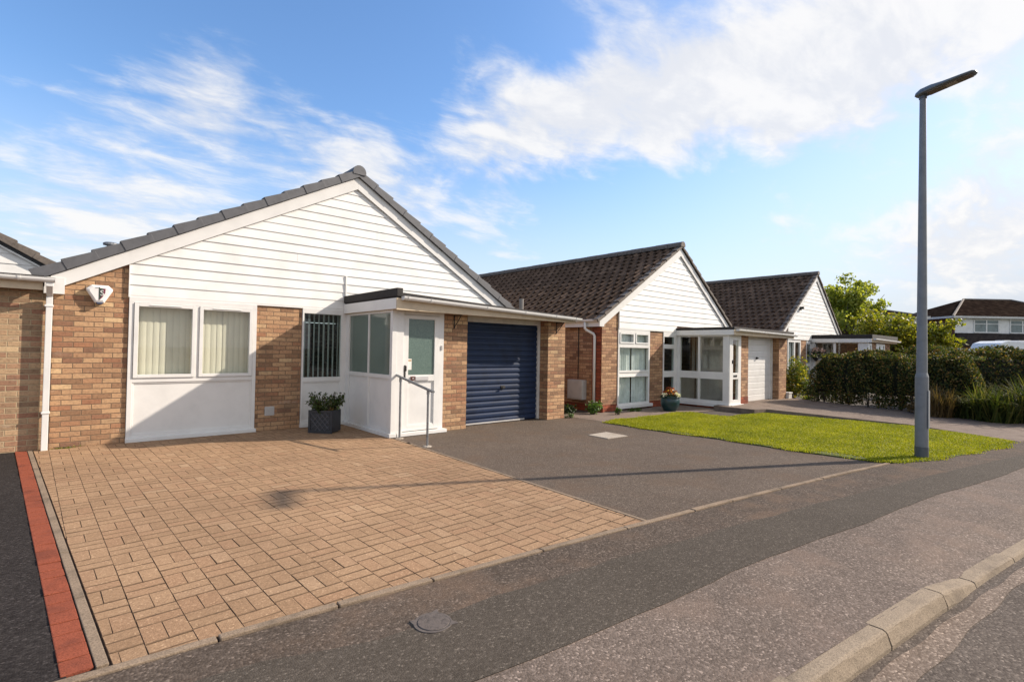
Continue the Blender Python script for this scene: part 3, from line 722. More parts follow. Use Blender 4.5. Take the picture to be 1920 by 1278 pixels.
# ------------------------------------------------------------------ HOUSE 1
def house_one():
    Y = 9.68; YP = 7.85; root = thing('bungalow', 'nearest brick bungalow with white clad gable, white porch and navy garage door', 'bungalow', (4.3, Y, 0), 'bungalows along the street')
    F = front(Y)
    e0, ap, e1 = (-.15, 2.42), (4.31, 4.83), (8.42, 2.38)
    # walls
    b = MB(F)
    b.prism([(-.12, -.1), (.735, -.1), (.735, 2.80), (-.12, 2.34)], -.25, 0)
    b.box(2.535, 3.305, -.25, 0, -.1, 2.2)
    b.prism([(.735, 2.2), (8.40, 2.2), (8.30, 2.34), (4.31, 4.66), (.735, 2.75)], -.25, -.002)
    b.box(5.2, 8.40, -.25, -.004, -.1, 2.19)
    b.box(-.12, .13, -10.8, -.2505, -.1, 2.40); b.box(8.17, 8.42, -10.8, -.2505, -.1, 2.40)
    b.box(.1305, 8.1695, -10.8, -10.55, -.1, 2.4)
    b.box(.131, 8.169, -10.5, -.251, 2.42, 2.44)          # ceiling
    b.box(.131, 4.3, -4.2, -4.1, -.1, 2.41); b.box(3.0, 3.08, -4.05, -.26, -.1, 2.41)
    G_ = front(YP)
    b.fr = G_
    b.box(5.205, 5.74, -.34, 0, -.1, 2.13); b.box(7.90, 8.43, -1.82, 0, -.1, 2.13)
    b.box(5.60, 5.74, -1.82, -.3405, -.1, 2.13)
    b.build('wall', BR1, root)
    b = MB(G_); b.box(5.741, 7.899, -1.8, -.6, -.05, -.001); b.box(4.18, 5.59, -1.8, -.02, -.1, -.002); b.build('floor', CONC, root)
    roof = gable(root, Y, e0, ap, e1, .74, 2.225, Y+10.9, .1615, .2, (.135, 'grey'), False, rmat=ROOFG, joint=(4.12, 2.87))
    b = MB(F); b.box(-.22, .0, .0, .07, 2.17, 2.40); b.build('eaves_box', WH, root, bevel=.003)
    b = MB(); b.lathe((.62, 12.0, 2.85), [(.075, 0), (.075, .36), (.085, .36), (.085, .38), (.06, .38), (.06, .44), (.115, .44), (.115, .475), (.09, .49)], 16); b.build('flue', STEEL, roof, bevel=0)
    # front window: two lights over a white panel
    fw = frame_bars('window', root, F, [(.74, 2.53, 2.115, 2.199, -.2, .03), (.74, .80, .055, 2.115, -.06, .03), (2.47, 2.53, .055, 2.115, -.06, .03), (.80, 2.47, .90, .965, -.06, .028),
        (1.615, 1.665, .965, 2.115, -.06, .028), (.80, 2.47, .055, .10, -.06, .028), (.735, 2.55, .0, .055, -.06, .075),
        (.805, .86, .968, 2.112, -.05, .045), (1.565, 1.612, .968, 2.112, -.05, .045), (.86, 1.565, .968, 1.018, -.05, .045), (.86, 1.565, 2.062, 2.112, -.05, .045),
        (1.668, 1.72, .968, 2.112, -.05, .045), (2.415, 2.465, .968, 2.112, -.05, .045), (1.72, 2.415, .968, 1.018, -.05, .045), (1.72, 2.415, 2.062, 2.112, -.05, .045),
        (1.0, 1.42, 2.08, 2.095, .045, .055), (1.86, 2.28, 2.08, 2.095, .045, .055)])
    pane(fw, F, .86, 1.565, 1.018, 2.062); pane(fw, F, 1.72, 2.415, 1.018, 2.062)
    panel(fw, F, .80, 2.47, .10, .90, .004, WH, .022)
    slats(fw, F, .80, 2.5, .9, 2.12, -.12,   .0895, .0885, -3, BLINDM, 1)
    # narrow window beside the porch
    nw = frame_bars('window', root, F, [(3.31, 4.16, 2.105, 2.199, -.2, .03), (3.31, 3.34, .06, 2.105, -.06, .03), (4.045, 4.16, .06, 2.105, -.06, .03), (3.34, 4.045, .84, .92, -.06, .03), (3.34, 4.045, .06, .11, -.06, .028), (3.30, 4.13, .005, .06, -.06, .07)])
    pane(nw, F, 3.34, 4.045, .92, 2.105, .0, GLASSD); panel(nw, F, 3.34, 4.045, .11, .84, .004, WH, .022)
    slats(nw, F, 3.34, 4.06, .86, 2.12, -.10, .085, .092, -48, BLINDD, 2)
    b = MB(F); b.box(2.70, 2.86, 0, .012, .26, .42)
    for k in range(6): b.box(2.715, 2.845, .012, .018, .278+.022*k, .288+.022*k)
    b.build('air_brick', GREYP, root, bevel=.002)
    # porch: glazed side and front door
    S = westf(4.17)
    po = frame_bars('porch', root, S, [(9.50, 9.66, .06, 2.13, -.06, .03), (7.78, 7.86, .06, 2.13, -.06, .03), (7.86, 9.50, 2.09, 2.13, -.06, .028), (7.86, 9.50, .97, 1.035, -.06, .028), (8.655, 8.70, 1.035, 2.09, -.05, .026), (8.65, 8.705, .10, .97, -.05, .026),
        (7.86, 9.50, .06, .10, -.06, .028), (7.74, 9.66, .0, .06, -.06, .07)])
    pane(po, S, 7.86, 8.655, 1.035, 2.09, .006, TINT); pane(po, S, 8.70, 9.50, 1.035, 2.09, .006, TINT)
    panel(po, S, 7.862, 8.648, .102, .968, .004, WH, .02); panel(po, S, 8.707, 9.498, .102, .968, .004, WH, .02)
    b = MB(G_); b.box(4.17, 4.36, -.09, .065, .06, 2.13); b.box(4.36, 5.20, -.09, .02, 2.07, 2.13); b.box(5.10, 5.20, -.09, .02, .06, 2.07); b.box(4.241, 5.24, -.05, .112, .0, .058)
    fr_ = b.build('door_frame', WH, root, bevel=.004)
    dr = frame_bars('front_door', root, G_, [(4.37, 4.475, .07, 2.065, -.05, .03), (5.0, 5.095, .07, 2.065, -.05, .03), (4.475, 5.0, 2.0, 2.065, -.05, .03), (4.475, 5.0, .92, 1.03, -.05, .03), (4.475, 5.0, .07, .16, -.05, .03)])
    pane(dr, G_, 4.475, 5.0, 1.03, 2.0, .008, FROST); panel(dr, G_, 4.475, 5.0, .16, .92, .006, WH, .02)
    b = MB(G_); b.box(4.395, 4.425, .03, .038, .98, 1.20); b.box(4.40, 4.42, .038, .075, 1.10, 1.12); b.box(4.40, 4.42, .06, .078, 1.11, 1.19); b.build('handle', DARKM, dr, bevel=.003)
    b = MB(G_); b.box(4.62, 4.88, .03, .042, .935, 1.005); b.build('letterbox', plain('brushed_aluminium', (.62, .60, .59), .4, .3), dr, bevel=.003)
    b = MB(G_); b.box(4.525, 4.60, .03, .05, .94, 1.005); b.m = 1; b.box(4.548, 4.577, .05, .053, .96, .985); b.build('key_box', [plain('dark_red', (.09, .02, .012), .5), GREYP], dr, bevel=.002)
    b = MB(G_); b.box(4.478, 4.55, .009, .012, 1.12, 1.31); b.m = 1; b.box(4.484, 4.544, .012, .0135, 1.265, 1.295); b.build('notice', [plain('paper', (.78, .74, .68), .7), plain('tan_ink', (.45, .30, .16), .7)], dr)
    b = MB(G_); b.box(5.14, 5.17, .02, .035, 1.47, 1.55); b.build('door_bell', GREYP, root, bevel=.003)
    # garage
    b = MB(front(8.12)); b.box(5.745, 5.80, -.03, .03, .0, 2.03); b.box(7.83, 7.895, -.03, .03, .0, 2.03); b.box(5.745, 7.895, -.03, .03, 2.03, 2.13); b.build('garage_frame', WHD, root, bevel=.003)
    gd = garage_door(root, front(8.14), 5.80, 7.83, .01, 2.03, NAVY, 18, .016, (6.86, .72), DARKM, 'roll', True)
    b = MB(front(8.12)); b.box(5.84, 5.88, .012, .022, 1.12, 1.16); b.build('lock', GREYP, gd)
    # flat roof over porch and garage
    def zt(x): return 2.455-.040*(x-4.15)
    x0, x1, yf, yb = 4.10, 8.44, 7.56, 9.64
    b = MB()
    b.hexa([(x0, yf, 2.13), (x1, yf, 2.13), (x1, yb, 2.13), (x0, yb, 2.13), (x0, yf, zt(x0)-.14), (x1, yf, zt(x1)-.14), (x1, yb, zt(x1)-.14), (x0, yb, zt(x0)-.14)])
    fl = b.build('porch_roof', CREAM, root)
    b = MB(); b.hexa([(x0-.0, yf-.012, zt(x0)-.139), (x1+.02, yf-.012, zt(x1)-.139), (x1+.02, yb, zt(x1)-.139), (x0, yb, zt(x0)-.139), (x0, yf-.012, zt(x0)-.045), (x1+.02, yf-.012, zt(x1)-.045), (x1+.02, yb, zt(x1)-.045), (x0, yb, zt(x0)-.045)])
    b.hexa([(x0-.025, yf-.03, zt(x0)-.12), (x0+.09, yf-.03, zt(x0)-.12), (x0+.09, yb, zt(x0)-.12), (x0-.025, yb, zt(x0)-.12), (x0-.025, yf-.03, zt(x0)+.02), (x0+.09, yf-.03, zt(x0)+.02), (x0+.09, yb, zt(x0)+.02), (x0-.025, yb, zt(x0)+.02)])
    b.build('felt', FELT, fl, bevel=.012)
    b = MB(westf(x0)); b.prism([(yf+.0, 2.135), (yb, 2.135), (yb, 2.315), (yf, 2.315)], .001, .022); b.build('fascia', WH, fl, bevel=.003)
    b = MB(); b.hexa([(x0-.02, yf-.022, 2.12), (x1, yf-.022, 2.10), (x1, yf-.001, 2.10), (x0-.02, yf-.001, 2.12), (x0-.02, yf-.022, zt(x0)-.15), (x1, yf-.022, zt(x1)-.15), (x1, yf-.001, zt(x1)-.15), (x0-.02, yf-.001, zt(x0)-.15)]); b.build('fascia', CREAM, fl)
    gutter(fl, (x0+.06, yf-.08, 2.335), (x1+.08, yf-.08, 2.195), .055, clips=(.02, .12, .4, .62, .82, .96))
    b = MB(); b.tube([(8.14, 9.0, 2.2), (8.14, 9.0, 2.70)], .05, 8); b.build('roof_vent', plain('vent_grey', (.22, .20, .18), .6), fl)
    for xx in (5.43, 8.15):
        b = MB(G_); b.box(xx-.008, xx+.008, 0, .012, 1.86, 2.12); b.box(xx-.008, xx+.008, .012, .24, 2.10, 2.115); b.prism([(xx-.007, 1.88), (xx+.007, 1.88), (xx+.007, 1.90), (xx-.007, 1.90)], .0, .02)
        b.tube([G_(xx, .01, 1.89), G_(xx, .12, 1.99), G_(xx, .22, 2.10)], .008, 6); b.build('bracket', DARKM, root)
    # alarm box
    b = MB(F); P = [(.29, 2.335), (.485, 2.335), (.54, 2.28), (.535, 2.25), (.44, 2.075), (.335, 2.075), (.235, 2.25), (.23, 2.28)]
    c = (.385, 2.22); n = len(P); bb = len(b.v)
    for s_, dd in ((1, 0), (1, .055), (.93, .075), (.74, .088)): b.v += [F(c[0]+(u-c[0])*s_, dd, c[1]+(z-c[1])*s_) for u, z in P]
    for l in range(3):
        for m_ in range(n): b.f.append((bb+l*n+m_, bb+l*n+(m_+1) % n, bb+(l+1)*n+(m_+1) % n, bb+(l+1)*n+m_))
    b.f.append(tuple(range(bb+3*n, bb+4*n))); b.mi = [0]*len(b.f)
    al = b.build('alarm_box', plain('alarm_white', (.82, .79, .76), .35), root, label='white burglar alarm box with a shield emblem')
    b = MB(F); b.prism([(.345, 2.085), (.43, 2.085), (.415, 2.055), (.36, 2.055)], .01, .092); b.build('strobe_lens', plain('strobe_blue', (.05, .06, .10), .2), al, bevel=.006)
    GRN = plain('emblem_green', (.03, .05, .035), .5); MAR = plain('emblem_maroon', (.16, .02, .045), .5)
    b = MB(F); ec = .384
    b.prism([(ec, 2.29), (.445, 2.285), (.442, 2.23), (.415, 2.17), (ec, 2.125)], .0885, .0900)
    b.m = 1; b.prism([(.425, 2.286), (.452, 2.284), (.449, 2.225), (.42, 2.163), (ec+.003, 2.118), (ec+.003, 2.135), (.41, 2.175), (.428, 2.225)], .0902, .0908)
    b.m = 0; b.box(ec-.007, ec+.003, .0885, .0912, 2.118, 2.305); b.box(.335, ec, .0885, .0905, 2.288, 2.294)
    b.build('emblem', [GRN, MAR], al)
    cu_ = bpy.data.curves.new('letter', 'FONT'); cu_.body = 'S'; cu_.size = .11; cu_.extrude = .0008; cu_.align_x = 'CENTER'
    to = bpy.data.objects.new('letter_tmp', cu_); COL.objects.link(to); bpy.context.view_layer.update()
    me = bpy.data.meshes.new_from_object(to.evaluated_get(bpy.context.evaluated_depsgraph_get())); bpy.data.objects.remove(to)
    lo = bpy.data.objects.new('letter', me); COL.objects.link(lo); me.materials.clear(); me.materials.append(WH); lo.parent = al
    lo.matrix_local = Matrix.Translation(Vector(F(.414, .0925, 2.185))-ORG[root.name]) @ Matrix.Rotation(R(90), 4, 'X')
    return root
house_one()

# ------------------------------------------------------------------ HOUSE 0, left edge
def house_left():
    Y = 9.68; root = thing('bungalow', 'neighbouring tan brick bungalow cut off by the left edge', 'bungalow', (-3, Y, 0), 'bungalows along the street'); F = front(Y)
    b = MB(F); b.box(-5.5, -.135, -11, -.001, -.1, 2.25); b.build('wall', BR0, root)
    b = MB(); b.box(-5.6, -.21, 9.5, 11.46, 2.26, 2.40); fl = b.build('flat_roof', FELT, root, bevel=.01)
    b = MB(); b.box(-5.6, -.225, 9.475, 9.4985, 2.20, 2.36); b.build('fascia', CREAM, fl)
    gutter(fl, (-5.6, 9.42, 2.385), (-.10, 9.42, 2.36), .055, clips=(.35, .6, .8, .935))
    e0, ap, e1 = (-9.0, 2.42), (-4.2, 5.05), (-.02, 2.56)
    gable(root, 11.46, e0, ap, e1, -7., 2.41, 20., .16, .03, (.15, 'dark'), False, WHC, ROOFG, xr=-.3, short=1)
    b = MB(); b.box(-.195, -.115, 9.40, 9.475, 2.25, 2.31); b.hexa([(-.197, 9.565, -.03), (-.127, 9.565, -.03), (-.127, 9.635, -.03), (-.197, 9.635, -.03), (-.19, 9.565, 2.12), (-.12, 9.565, 2.12), (-.12, 9.635, 2.12), (-.19, 9.635, 2.12)])
    b.hexa([(-.189, 9.5651, 2.121), (-.121, 9.5651, 2.121), (-.121, 9.634, 2.121), (-.189, 9.634, 2.121), (-.189, 9.402, 2.249), (-.121, 9.402, 2.249), (-.121, 9.473, 2.249), (-.189, 9.473, 2.249)])
    b.box(-.205, -.112, 9.558, 9.675, 1.98, 2.01); b.box(-.207, -.117, 9.558, 9.675, .5, .53)
    b.build('downpipe', WH, root, bevel=.006)
house_left()
for nm_ in ('dark',): pass

# ------------------------------------------------------------------ HOUSE 2
def house_two():
    Y = 8.05; YP = 6.52; root = thing('bungalow', 'middle bungalow with brown tiled roof, glazed porch and white garage door', 'bungalow', (13.4, Y, 0), 'bungalows along the street'); F = front(Y); G_ = front(YP)
    e0, ap, e1 = (9.88, 2.27), (13.45, 4.50), (16.55, 2.28)
    b = MB(F)
    b.prism([(9.97, .17), (10.60, .17), (10.60, 2.62), (9.97, 2.22)], -.25, 0)
    b.box(11.99, 12.645, -.25, 0, .17, 2.04)
    b.prism([(10.60, 2.1), (16.5, 2.1), (16.45, 2.25), (13.45, 4.34), (10.60, 2.55)], -.25, -.002)
    b.box(14.55, 16.6, -.25, -.004, -.1, 2.09)
    b.box(10.60, 11.99, -.25, -.06, -.1, .03); b.box(12.645, 13.37, -.25, -.06, -.1, .03)
    b.box(9.97, 10.22, -11.2, -.2505, .17, 2.2); b.box(16.3, 16.55, -11, -.2505, -.1, 2.2); b.box(10.2205, 16.2995, -11.2, -11, -.1, 2.2)
    b.box(10.221, 16.299, -11, -.251, 2.15, 2.17)
    b.fr = G_
    b.box(14.08, 14.55, -.36, 0, .17, 2.0); b.box(16.66, 17.22, -1.5, 0, -.1, 2.0)
    b.build('wall', BR2, root)
    b = MB(F); b.box(9.965, 10.605, -.2, .004, -.2, .17); b.box(11.985, 12.65, -.2, .004, -.2, .17); b.box(9.964, 10.2, -11.2, -.2005, -.2, .17); b.fr = westf(9.97); b.box(7.99+.0, 8.05, -.02, .003, -.2, .16)
    b.fr = G_; b.box(14.075, 14.556, -.3, .004, -.1, .30); b.fr = westf(13.37); b.box(6.5, 8.04, -.1, -.01, -.2, .05)
    b.fr = xyz; b.box(9.962, 9.97, 8.06, 8.35, -.1, 2.15)
    b.build('plinth', BRR, root)
    b = MB(G_); b.box(14.40, 14.55, -1.5, -.3605, -.05, 2.0); b.fr = F; b.box(13.40, 14.39, -.02, -.001, .0, .95); b.box(13.40, 13.65, -.02, -.001, .95, 1.98); b.box(14.25, 14.39, -.02, -.001, .95, 1.98); b.fr = xyz; b.box(13.4, 14.4, 6.6, 8.0, .0, .04)
    b.build('inner_wall', PLASTER, root)
    roof = gable(root, Y, e0, ap, e1, 10.62, 2.10, 19.2, .152, .17, (.085, 'brown'), True, xr=13.34)
    b = MB(F); b.box(9.80, 9.975, -.02, .062, 2.10, 2.30); b.build('eaves_box', WH, root, bevel=.003)
    b = MB(); b.box(9.84, 9.955, 8.08, 19, 2.10, 2.13); b.box(9.82, 9.8395, 8.08, 19, 2.10, 2.27); b.build('fascia', WH, root)
    gutter(root, (9.76, 19, 2.25), (9.76, 8.0, 2.27), .055)
    # white downpipe with a swan neck
    b = MB(); b.tube([(9.76, 8.42, 2.23), (9.76, 8.42, 2.06), (9.78, 8.40, 2.02), (9.90, 8.26, 1.92), (9.915, 8.24, 1.87), (9.915, 8.24, .02)], .034, 10); b.build('downpipe', WH, root, smooth=True)
    b = MB(); b.tube([(9.955, 8.80, .78), (9.955, 8.80, 2.1)], .012, 6); b.build('cable', DARKM, root)
    b = MB(); b.box(9.80, 9.969, 8.52, 9.02, .27, .76); o = b.build('meter_box', GREYP, root, bevel=.008, label='pale grey utility meter box on the side wall')
    b = MB(); b.box(9.79, 9.8, 8.545, 8.995, .30, .72); b.build('door', GREYP, o, bevel=.006)
    # tall front window
    fw = frame_bars('window', root, F, [(10.60, 11.99, 1.985, 2.099, -.2, .02), (10.60, 10.655, .12, 1.985, -.06, .02), (11.93, 11.99, .12, 1.985, -.06, .02), (10.655, 11.93, 1.60, 1.70, -.06, .02), (11.27, 11.33, 1.70, 1.985, -.06, .02),
        (10.655, 11.93, .84, .88, -.05, .02), (10.655, 11.93, .96, 1.01, -.05, .02), (10.655, 11.93, .12, .17, -.06, .02), (10.57, 12.08, .04, .12, -.06, .075),
        (10.66, 11.265, 1.705, 1.74, -.05, .035), (10.66, 11.265, 1.945, 1.98, -.05, .035), (11.335, 11.925, 1.705, 1.74, -.05, .035), (11.335, 11.925, 1.945, 1.98, -.05, .035), (10.66, 10.70, 1.74, 1.945, -.05, .035), (11.225, 11.265, 1.74, 1.945, -.05, .035), (11.335, 11.375, 1.74, 1.945, -.05, .035), (11.885, 11.925, 1.74, 1.945, -.05, .035)])
    pane(fw, F, 10.70, 11.225, 1.74, 1.945); pane(fw, F, 11.375, 11.885, 1.74, 1.945); pane(fw, F, 10.655, 11.93, 1.01, 1.60, 0.); pane(fw, F, 10.655, 11.93, .17, .84, 0.)
    panel(fw, F, 10.655, 11.93, .88, .96, .004, WH, 0)
    curtain(fw, F, 10.62, 11.28, .1, 1.98, -.12, CURT, 8, .025, 3); curtain(fw, F, 11.36, 11.98, .1, 1.98, -.12, CURT, 8, .025, 5)
    nw = frame_bars('window', root, F, [(12.65, 13.20, 1.93, 2.099, -.2, .02), (12.65, 12.69, .12, 1.93, -.06, .02), (13.20, 13.36, .05, 2.06, -.06, .02), (12.69, 13.20, 1.60, 1.72, -.06, .02), (12.69, 13.20, .80, .97, -.06, .02), (12.69, 13.20, .12, .18, -.06, .02), (12.62, 13.33, .05, .12, -.06, .06)])
    pane(nw, F, 12.69, 13.20, 1.72, 1.93, 0., GLASSD); pane(nw, F, 12.69, 13.20, .97, 1.60, 0., GLASSD); pane(nw, F, 12.69, 13.20, .18, .80, 0., GLASSD)
    # glazed porch
    S = westf(13.37)
    po = frame_bars('porch', root, S, [(7.93, 8.028, .14, 1.99, -.06, .02), (6.49, 6.66, .14, 1.99, -.06, .02), (6.66, 7.93, 1.945, 1.99, -.06, .018), (6.66, 7.93, .79, .985, -.06, .018), (7.325, 7.385, .985, 1.945, -.05, .016), (7.325, 7.385, .21, .79, -.05, .016), (6.66, 7.93, .14, .21, -.06, .018), (6.46, 8.028, .05, .14, -.06, .06)])
    for (p, q) in ((6.66, 7.325), (7.385, 7.93)):
        pane(po, S, p, q, .985, 1.945, 0.); pane(po, S, p, q, .21, .79, 0.)
    b = MB(G_); b.box(13.37, 13.50, -.08, .04, .12, 1.99); b.box(13.50, 14.07, -.08, .02, 1.93, 1.99); b.box(13.985, 14.07, -.08, .02, .12, 1.93); b.box(13.432, 14.12, -.05, .09, .05, .118); b.build('door_frame', WH, root, bevel=.004)
    dr = frame_bars('front_door', root, G_, [(13.50, 13.59, .12, 1.93, -.05, .025), (13.90, 13.985, .12, 1.93, -.05, .025), (13.59, 13.90, 1.86, 1.93, -.05, .025), (13.59, 13.90, .80, .97, -.05, .025), (13.59, 13.90, .12, .24, -.05, .025)])
    pane(dr, G_, 13.59, 13.90, .97, 1.86, .0); pane(dr, G_, 13.59, 13.90, .24, .80, .0)
    b = MB(G_); b.box(13.62, 13.82, .025, .033, .86, .915); b.build('letterbox', DARKM, dr); b = MB(G_); b.box(13.53, 13.55, .025, .06, 1.22, 1.32); b.build('handle', DARKM, dr)
    b = MB(front(6.73)); b.box(14.555, 14.62, -.03, .03, .09, 1.96); b.box(16.58, 16.65, -.03, .03, .09, 1.96); b.box(14.555, 16.65, -.03, .03, 1.93, 2.0); b.build('garage_frame', WHD, root, bevel=.003)
    garage_door(root, front(6.75), 14.62, 16.58, .10, 1.93, WH, 10, .006, (15.6, 1.37), DARKM, 'flat')
    x0, x1, yf, yb = 13.30, 17.28, 6.34, 8.035
    b = MB(); b.box(x0, x1, yf, yb, 1.995, 2.13); fl = b.build('porch_roof', CREAM, root)
    b = MB(); b.box(x0-.02, x1+.02, yf-.02, yb, 2.1305, 2.20); b.build('felt', FELT, fl, bevel=.012)
    b = MB(westf(x0)); b.box(yf, yb, .001, .02, 1.985, 2.125); b.build('fascia', WH, fl, bevel=.003)
    b = MB(); b.box(x0-.015, x1, yf-.02, yf-.001, 1.985, 2.125); b.build('fascia', CREAM, fl)
    gutter(fl, (x0+.05, yf-.075, 2.135), (x1+.05, yf-.075, 2.10), .05, clips=(.1, .4, .7, .95))
house_two()

# ------------------------------------------------------------------ HOUSE 3
def house_three():
    Y = 8.0; YP = 6.0; root = thing('bungalow', 'farthest bungalow of the row, half hidden behind the clipped hedge', 'bungalow', (24.2, Y, 0), 'bungalows along the street'); F = front(Y); G_ = front(YP)
    e0, ap, e1 = (20.62, 2.36), (24.2, 4.86), (27.25, 2.36)
    b = MB(F)
    b.prism([(20.75, -.3), (21.2, -.3), (21.2, 2.68), (20.75, 2.3)], -.25, 0); b.box(22.55, 23.16, -.25, 0, -.3, 2.1)
    b.prism([(21.2, 2.1), (27.2, 2.1), (27.15, 2.33), (24.2, 4.7), (21.2, 2.6)], -.25, -.002); b.box(24.3, 27.2, -.25, -.004, -.3, 2.09)
    b.box(20.75, 21.0, -10.5, -.2505, -.3, 2.3); b.box(27.0, 27.2, -10.5, -.2505, -.3, 2.3); b.box(21.001, 26.999, -10.5, -10.3, -.3, 2.3); b.box(21.001, 26.999, -10.3, -.251, 2.2, 2.22)
    b.fr = G_; b.box(24.32, 24.92, -.3, 0, -.3, 2.0); b.box(26.2, 27.05, -1.95, 0, -.3, 2.0); b.box(24.92, 26.2, -.3, -.0005, -.3, .9); b.build('wall', BR2, root)
    b = MB(G_); b.box(24.9, 26.2, -1.5, -1.4, 0, 2.0); b.build('inner_wall', DARKIN, root)
    b = MB(F); b.box(23.9, 26, -.06, -.001, -.3, 2.0); b.build('inner_wall', PLASTER, root)
    gable(root, Y, e0, ap, e1, 21.22, 2.12, 18.0, .155, .16, (.085, 'brown'), True, xr=23.76)
    b = MB(F); b.box(20.52, 20.76, -.02, .062, 2.18, 2.38); b.build('eaves_box', WH, root)
    gutter(root, (20.5, 18, 2.3), (20.5, 7.95, 2.33), .055)
    b = MB(); b.tube([(20.68, 7.9, -.3), (20.68, 7.9, 2.2), (20.55, 7.9, 2.3)], .045, 8); b.build('downpipe', WH, root, smooth=True)
    fw = frame_bars('window', root, F, [(21.22, 22.54, 1.98, 2.06, -.06, .02), (21.22, 21.30, .3, 1.98, -.06, .02), (22.45, 22.54, .3, 1.98, -.06, .02), (21.85, 21.95, .3, 1.98, -.06, .02), (21.3, 22.45, .24, .3, -.06, .05)])
    pane(fw, F, 21.30, 21.85, .3, 1.98, 0.); pane(fw, F, 21.95, 22.45, .3, 1.98, 0.); curtain(fw, F, 21.28, 21.9, .3, 2., -.12, CURT, 7, .025, 8)
    nw = frame_bars('window', root, F, [(23.17, 23.7, 1.93, 2.06, -.06, .02), (23.17, 23.22, .1, 1.93, -.06, .02), (23.6, 23.79, .1, 2.06, -.06, .02), (23.22, 23.6, 1.02, 1.14, -.06, .02), (23.22, 23.6, .1, .2, -.06, .02)])
    pane(nw, F, 23.22, 23.6, 1.14, 1.93, 0., GLASSD); pane(nw, F, 23.22, 23.6, .2, 1.02, 0., GLASSD)
    S = westf(23.8)
    po = frame_bars('porch', root, S, [(7.85, 7.975, .1, 2.03, -.06, .02), (5.97, 6.32, .1, 2.03, -.08, .02), (6.32, 7.85, 1.99, 2.03, -.06, .018), (6.32, 7.85, 1.28, 1.34, -.06, .03), (7.10, 7.19, 1.34, 1.99, -.06, .016), (6.32, 7.85, .1, .16, -.06, .03)])
    pane(po, S, 6.32, 7.10, 1.34, 1.99, 0.); pane(po, S, 7.19, 7.85, 1.34, 1.99, 0.); panel(po, S, 6.32, 7.85, .16, 1.28, .004, CREAM, 0)
    dr = frame_bars('front_door', root, G_, [(23.9, 24.0, 0, 1.99, -.05, .02), (24.22, 24.32, 0, 1.99, -.05, .02), (24.0, 24.22, 1.9, 1.99, -.05, .02), (24.0, 24.22, 0, 1.0, -.05, .02)]); pane(dr, G_, 24.0, 24.22, 1.0, 1.9, 0., GLASSD)
    gw = frame_bars('window', root, G_, [(24.93, 25.08, .9, 1.99, -.06, .02), (26.05, 26.19, .9, 1.99, -.06, .02), (25.08, 26.05, 1.9, 1.99, -.06, .02), (25.08, 26.05, .9, 1.0, -.06, .02), (25.50, 25.66, 1.0, 1.9, -.06, .02)])
    pane(gw, G_, 25.08, 25.50, 1.0, 1.9, 0., GLASSD); pane(gw, G_, 25.66, 26.05, 1.0, 1.9, 0., GLASSD)
    x0, x1, yf, yb = 23.72, 27.5, 5.84, 7.98
    b = MB(); b.box(x0, x1, yf, yb, 2.03, 2.17); fl = b.build('porch_roof', CREAM, root)
    b = MB(); b.box(x0-.02, x1+.02, yf-.02, yb, 2.1705, 2.33); b.build('felt', FELT, fl, bevel=.012)
    b = MB(westf(x0)); b.box(yf, yb, .001, .02, 2.02, 2.165); b.build('fascia', WH, fl)
    gutter(fl, (x0+.05, yf-.08, 2.17), (x1+.05, yf-.08, 2.13), .055)
    b = MB(F); b.box(22.25, 22.42, .04, .09, 3.28, 3.33); b.box(22.28, 22.36, .06, .2, 3.33, 3.42); b.build('flood_light', DARKM, root)
house_three()

# ------------------------------------------------------------------ far houses
def far_house(name, label, P0, ux, uy, w, depth, eave, ridge, hip, front_fn, brickm=BRF, left_hip=True):
    """box house: P0 = front-left ground corner, (ux,uy) along the front, depth behind"""
    u = Vector((ux, uy, 0)).normalized(); v = Vector((-u.y, u.x, 0))
    fr = lambda a, dd, z: tuple(Vector(P0)+u*a-v*dd+Vector((0, 0, z)))
    root = thing(name, label, 'house', P0, 'two storey houses beyond the hedge')
    b = MB(fr); b.box(0, w, -depth, 0, -.2, eave); b.build('wall', brickm, root)
    o = .35; b = MB(fr); h2 = depth/2
    E = [fr(-o, o, eave), fr(w+o, o, eave), fr(w+o, -depth-o, eave), fr(-o, -depth-o, eave)]
    Rg = [fr(hip if left_hip else -o, -h2, ridge), fr(w-hip, -h2, ridge)]
    E2 = [tuple(Vector(p)-Vector((0, 0, .06))) for p in E]
    for f_ in ((E[0], E[1], Rg[1], Rg[0]), (E[2], E[3], Rg[0], Rg[1]), (E[3], E[0], Rg[0]), (E[1], E[2], Rg[1]), tuple(E2)): b.face(list(f_))
    rf = b.build('roof', FARROOF, root)
    b = MB(fr); b.tube([E[0], Rg[0], Rg[1], E[1]], .11, 6); b.build('ridge_tile', RIDG, rf)
    b = MB(fr); b.box(-o-.05, w+o, o-.02, o+.1, eave-.16, eave+.02); b.box(-o-.1, -o+.02, -depth-o, o-.025, eave-.16, eave+.02); b.build('gutter', WHD, rf)
    front_fn(root, fr)
    return root
FARROOF = brick('far_roof_tile', [(0, (.016, .011, .009)), (.6, (.026, .018, .014)), (1, (.036, .025, .019))], (.01, .008, .006), 7., .33, .3, .08, 0., .0)
SLATE = brick('dark_hung_tile', [(0, (.028, .022, .022)), (1, (.05, .04, .038))], (.018, .015, .015), 8., .25, .2, .2, 0.)
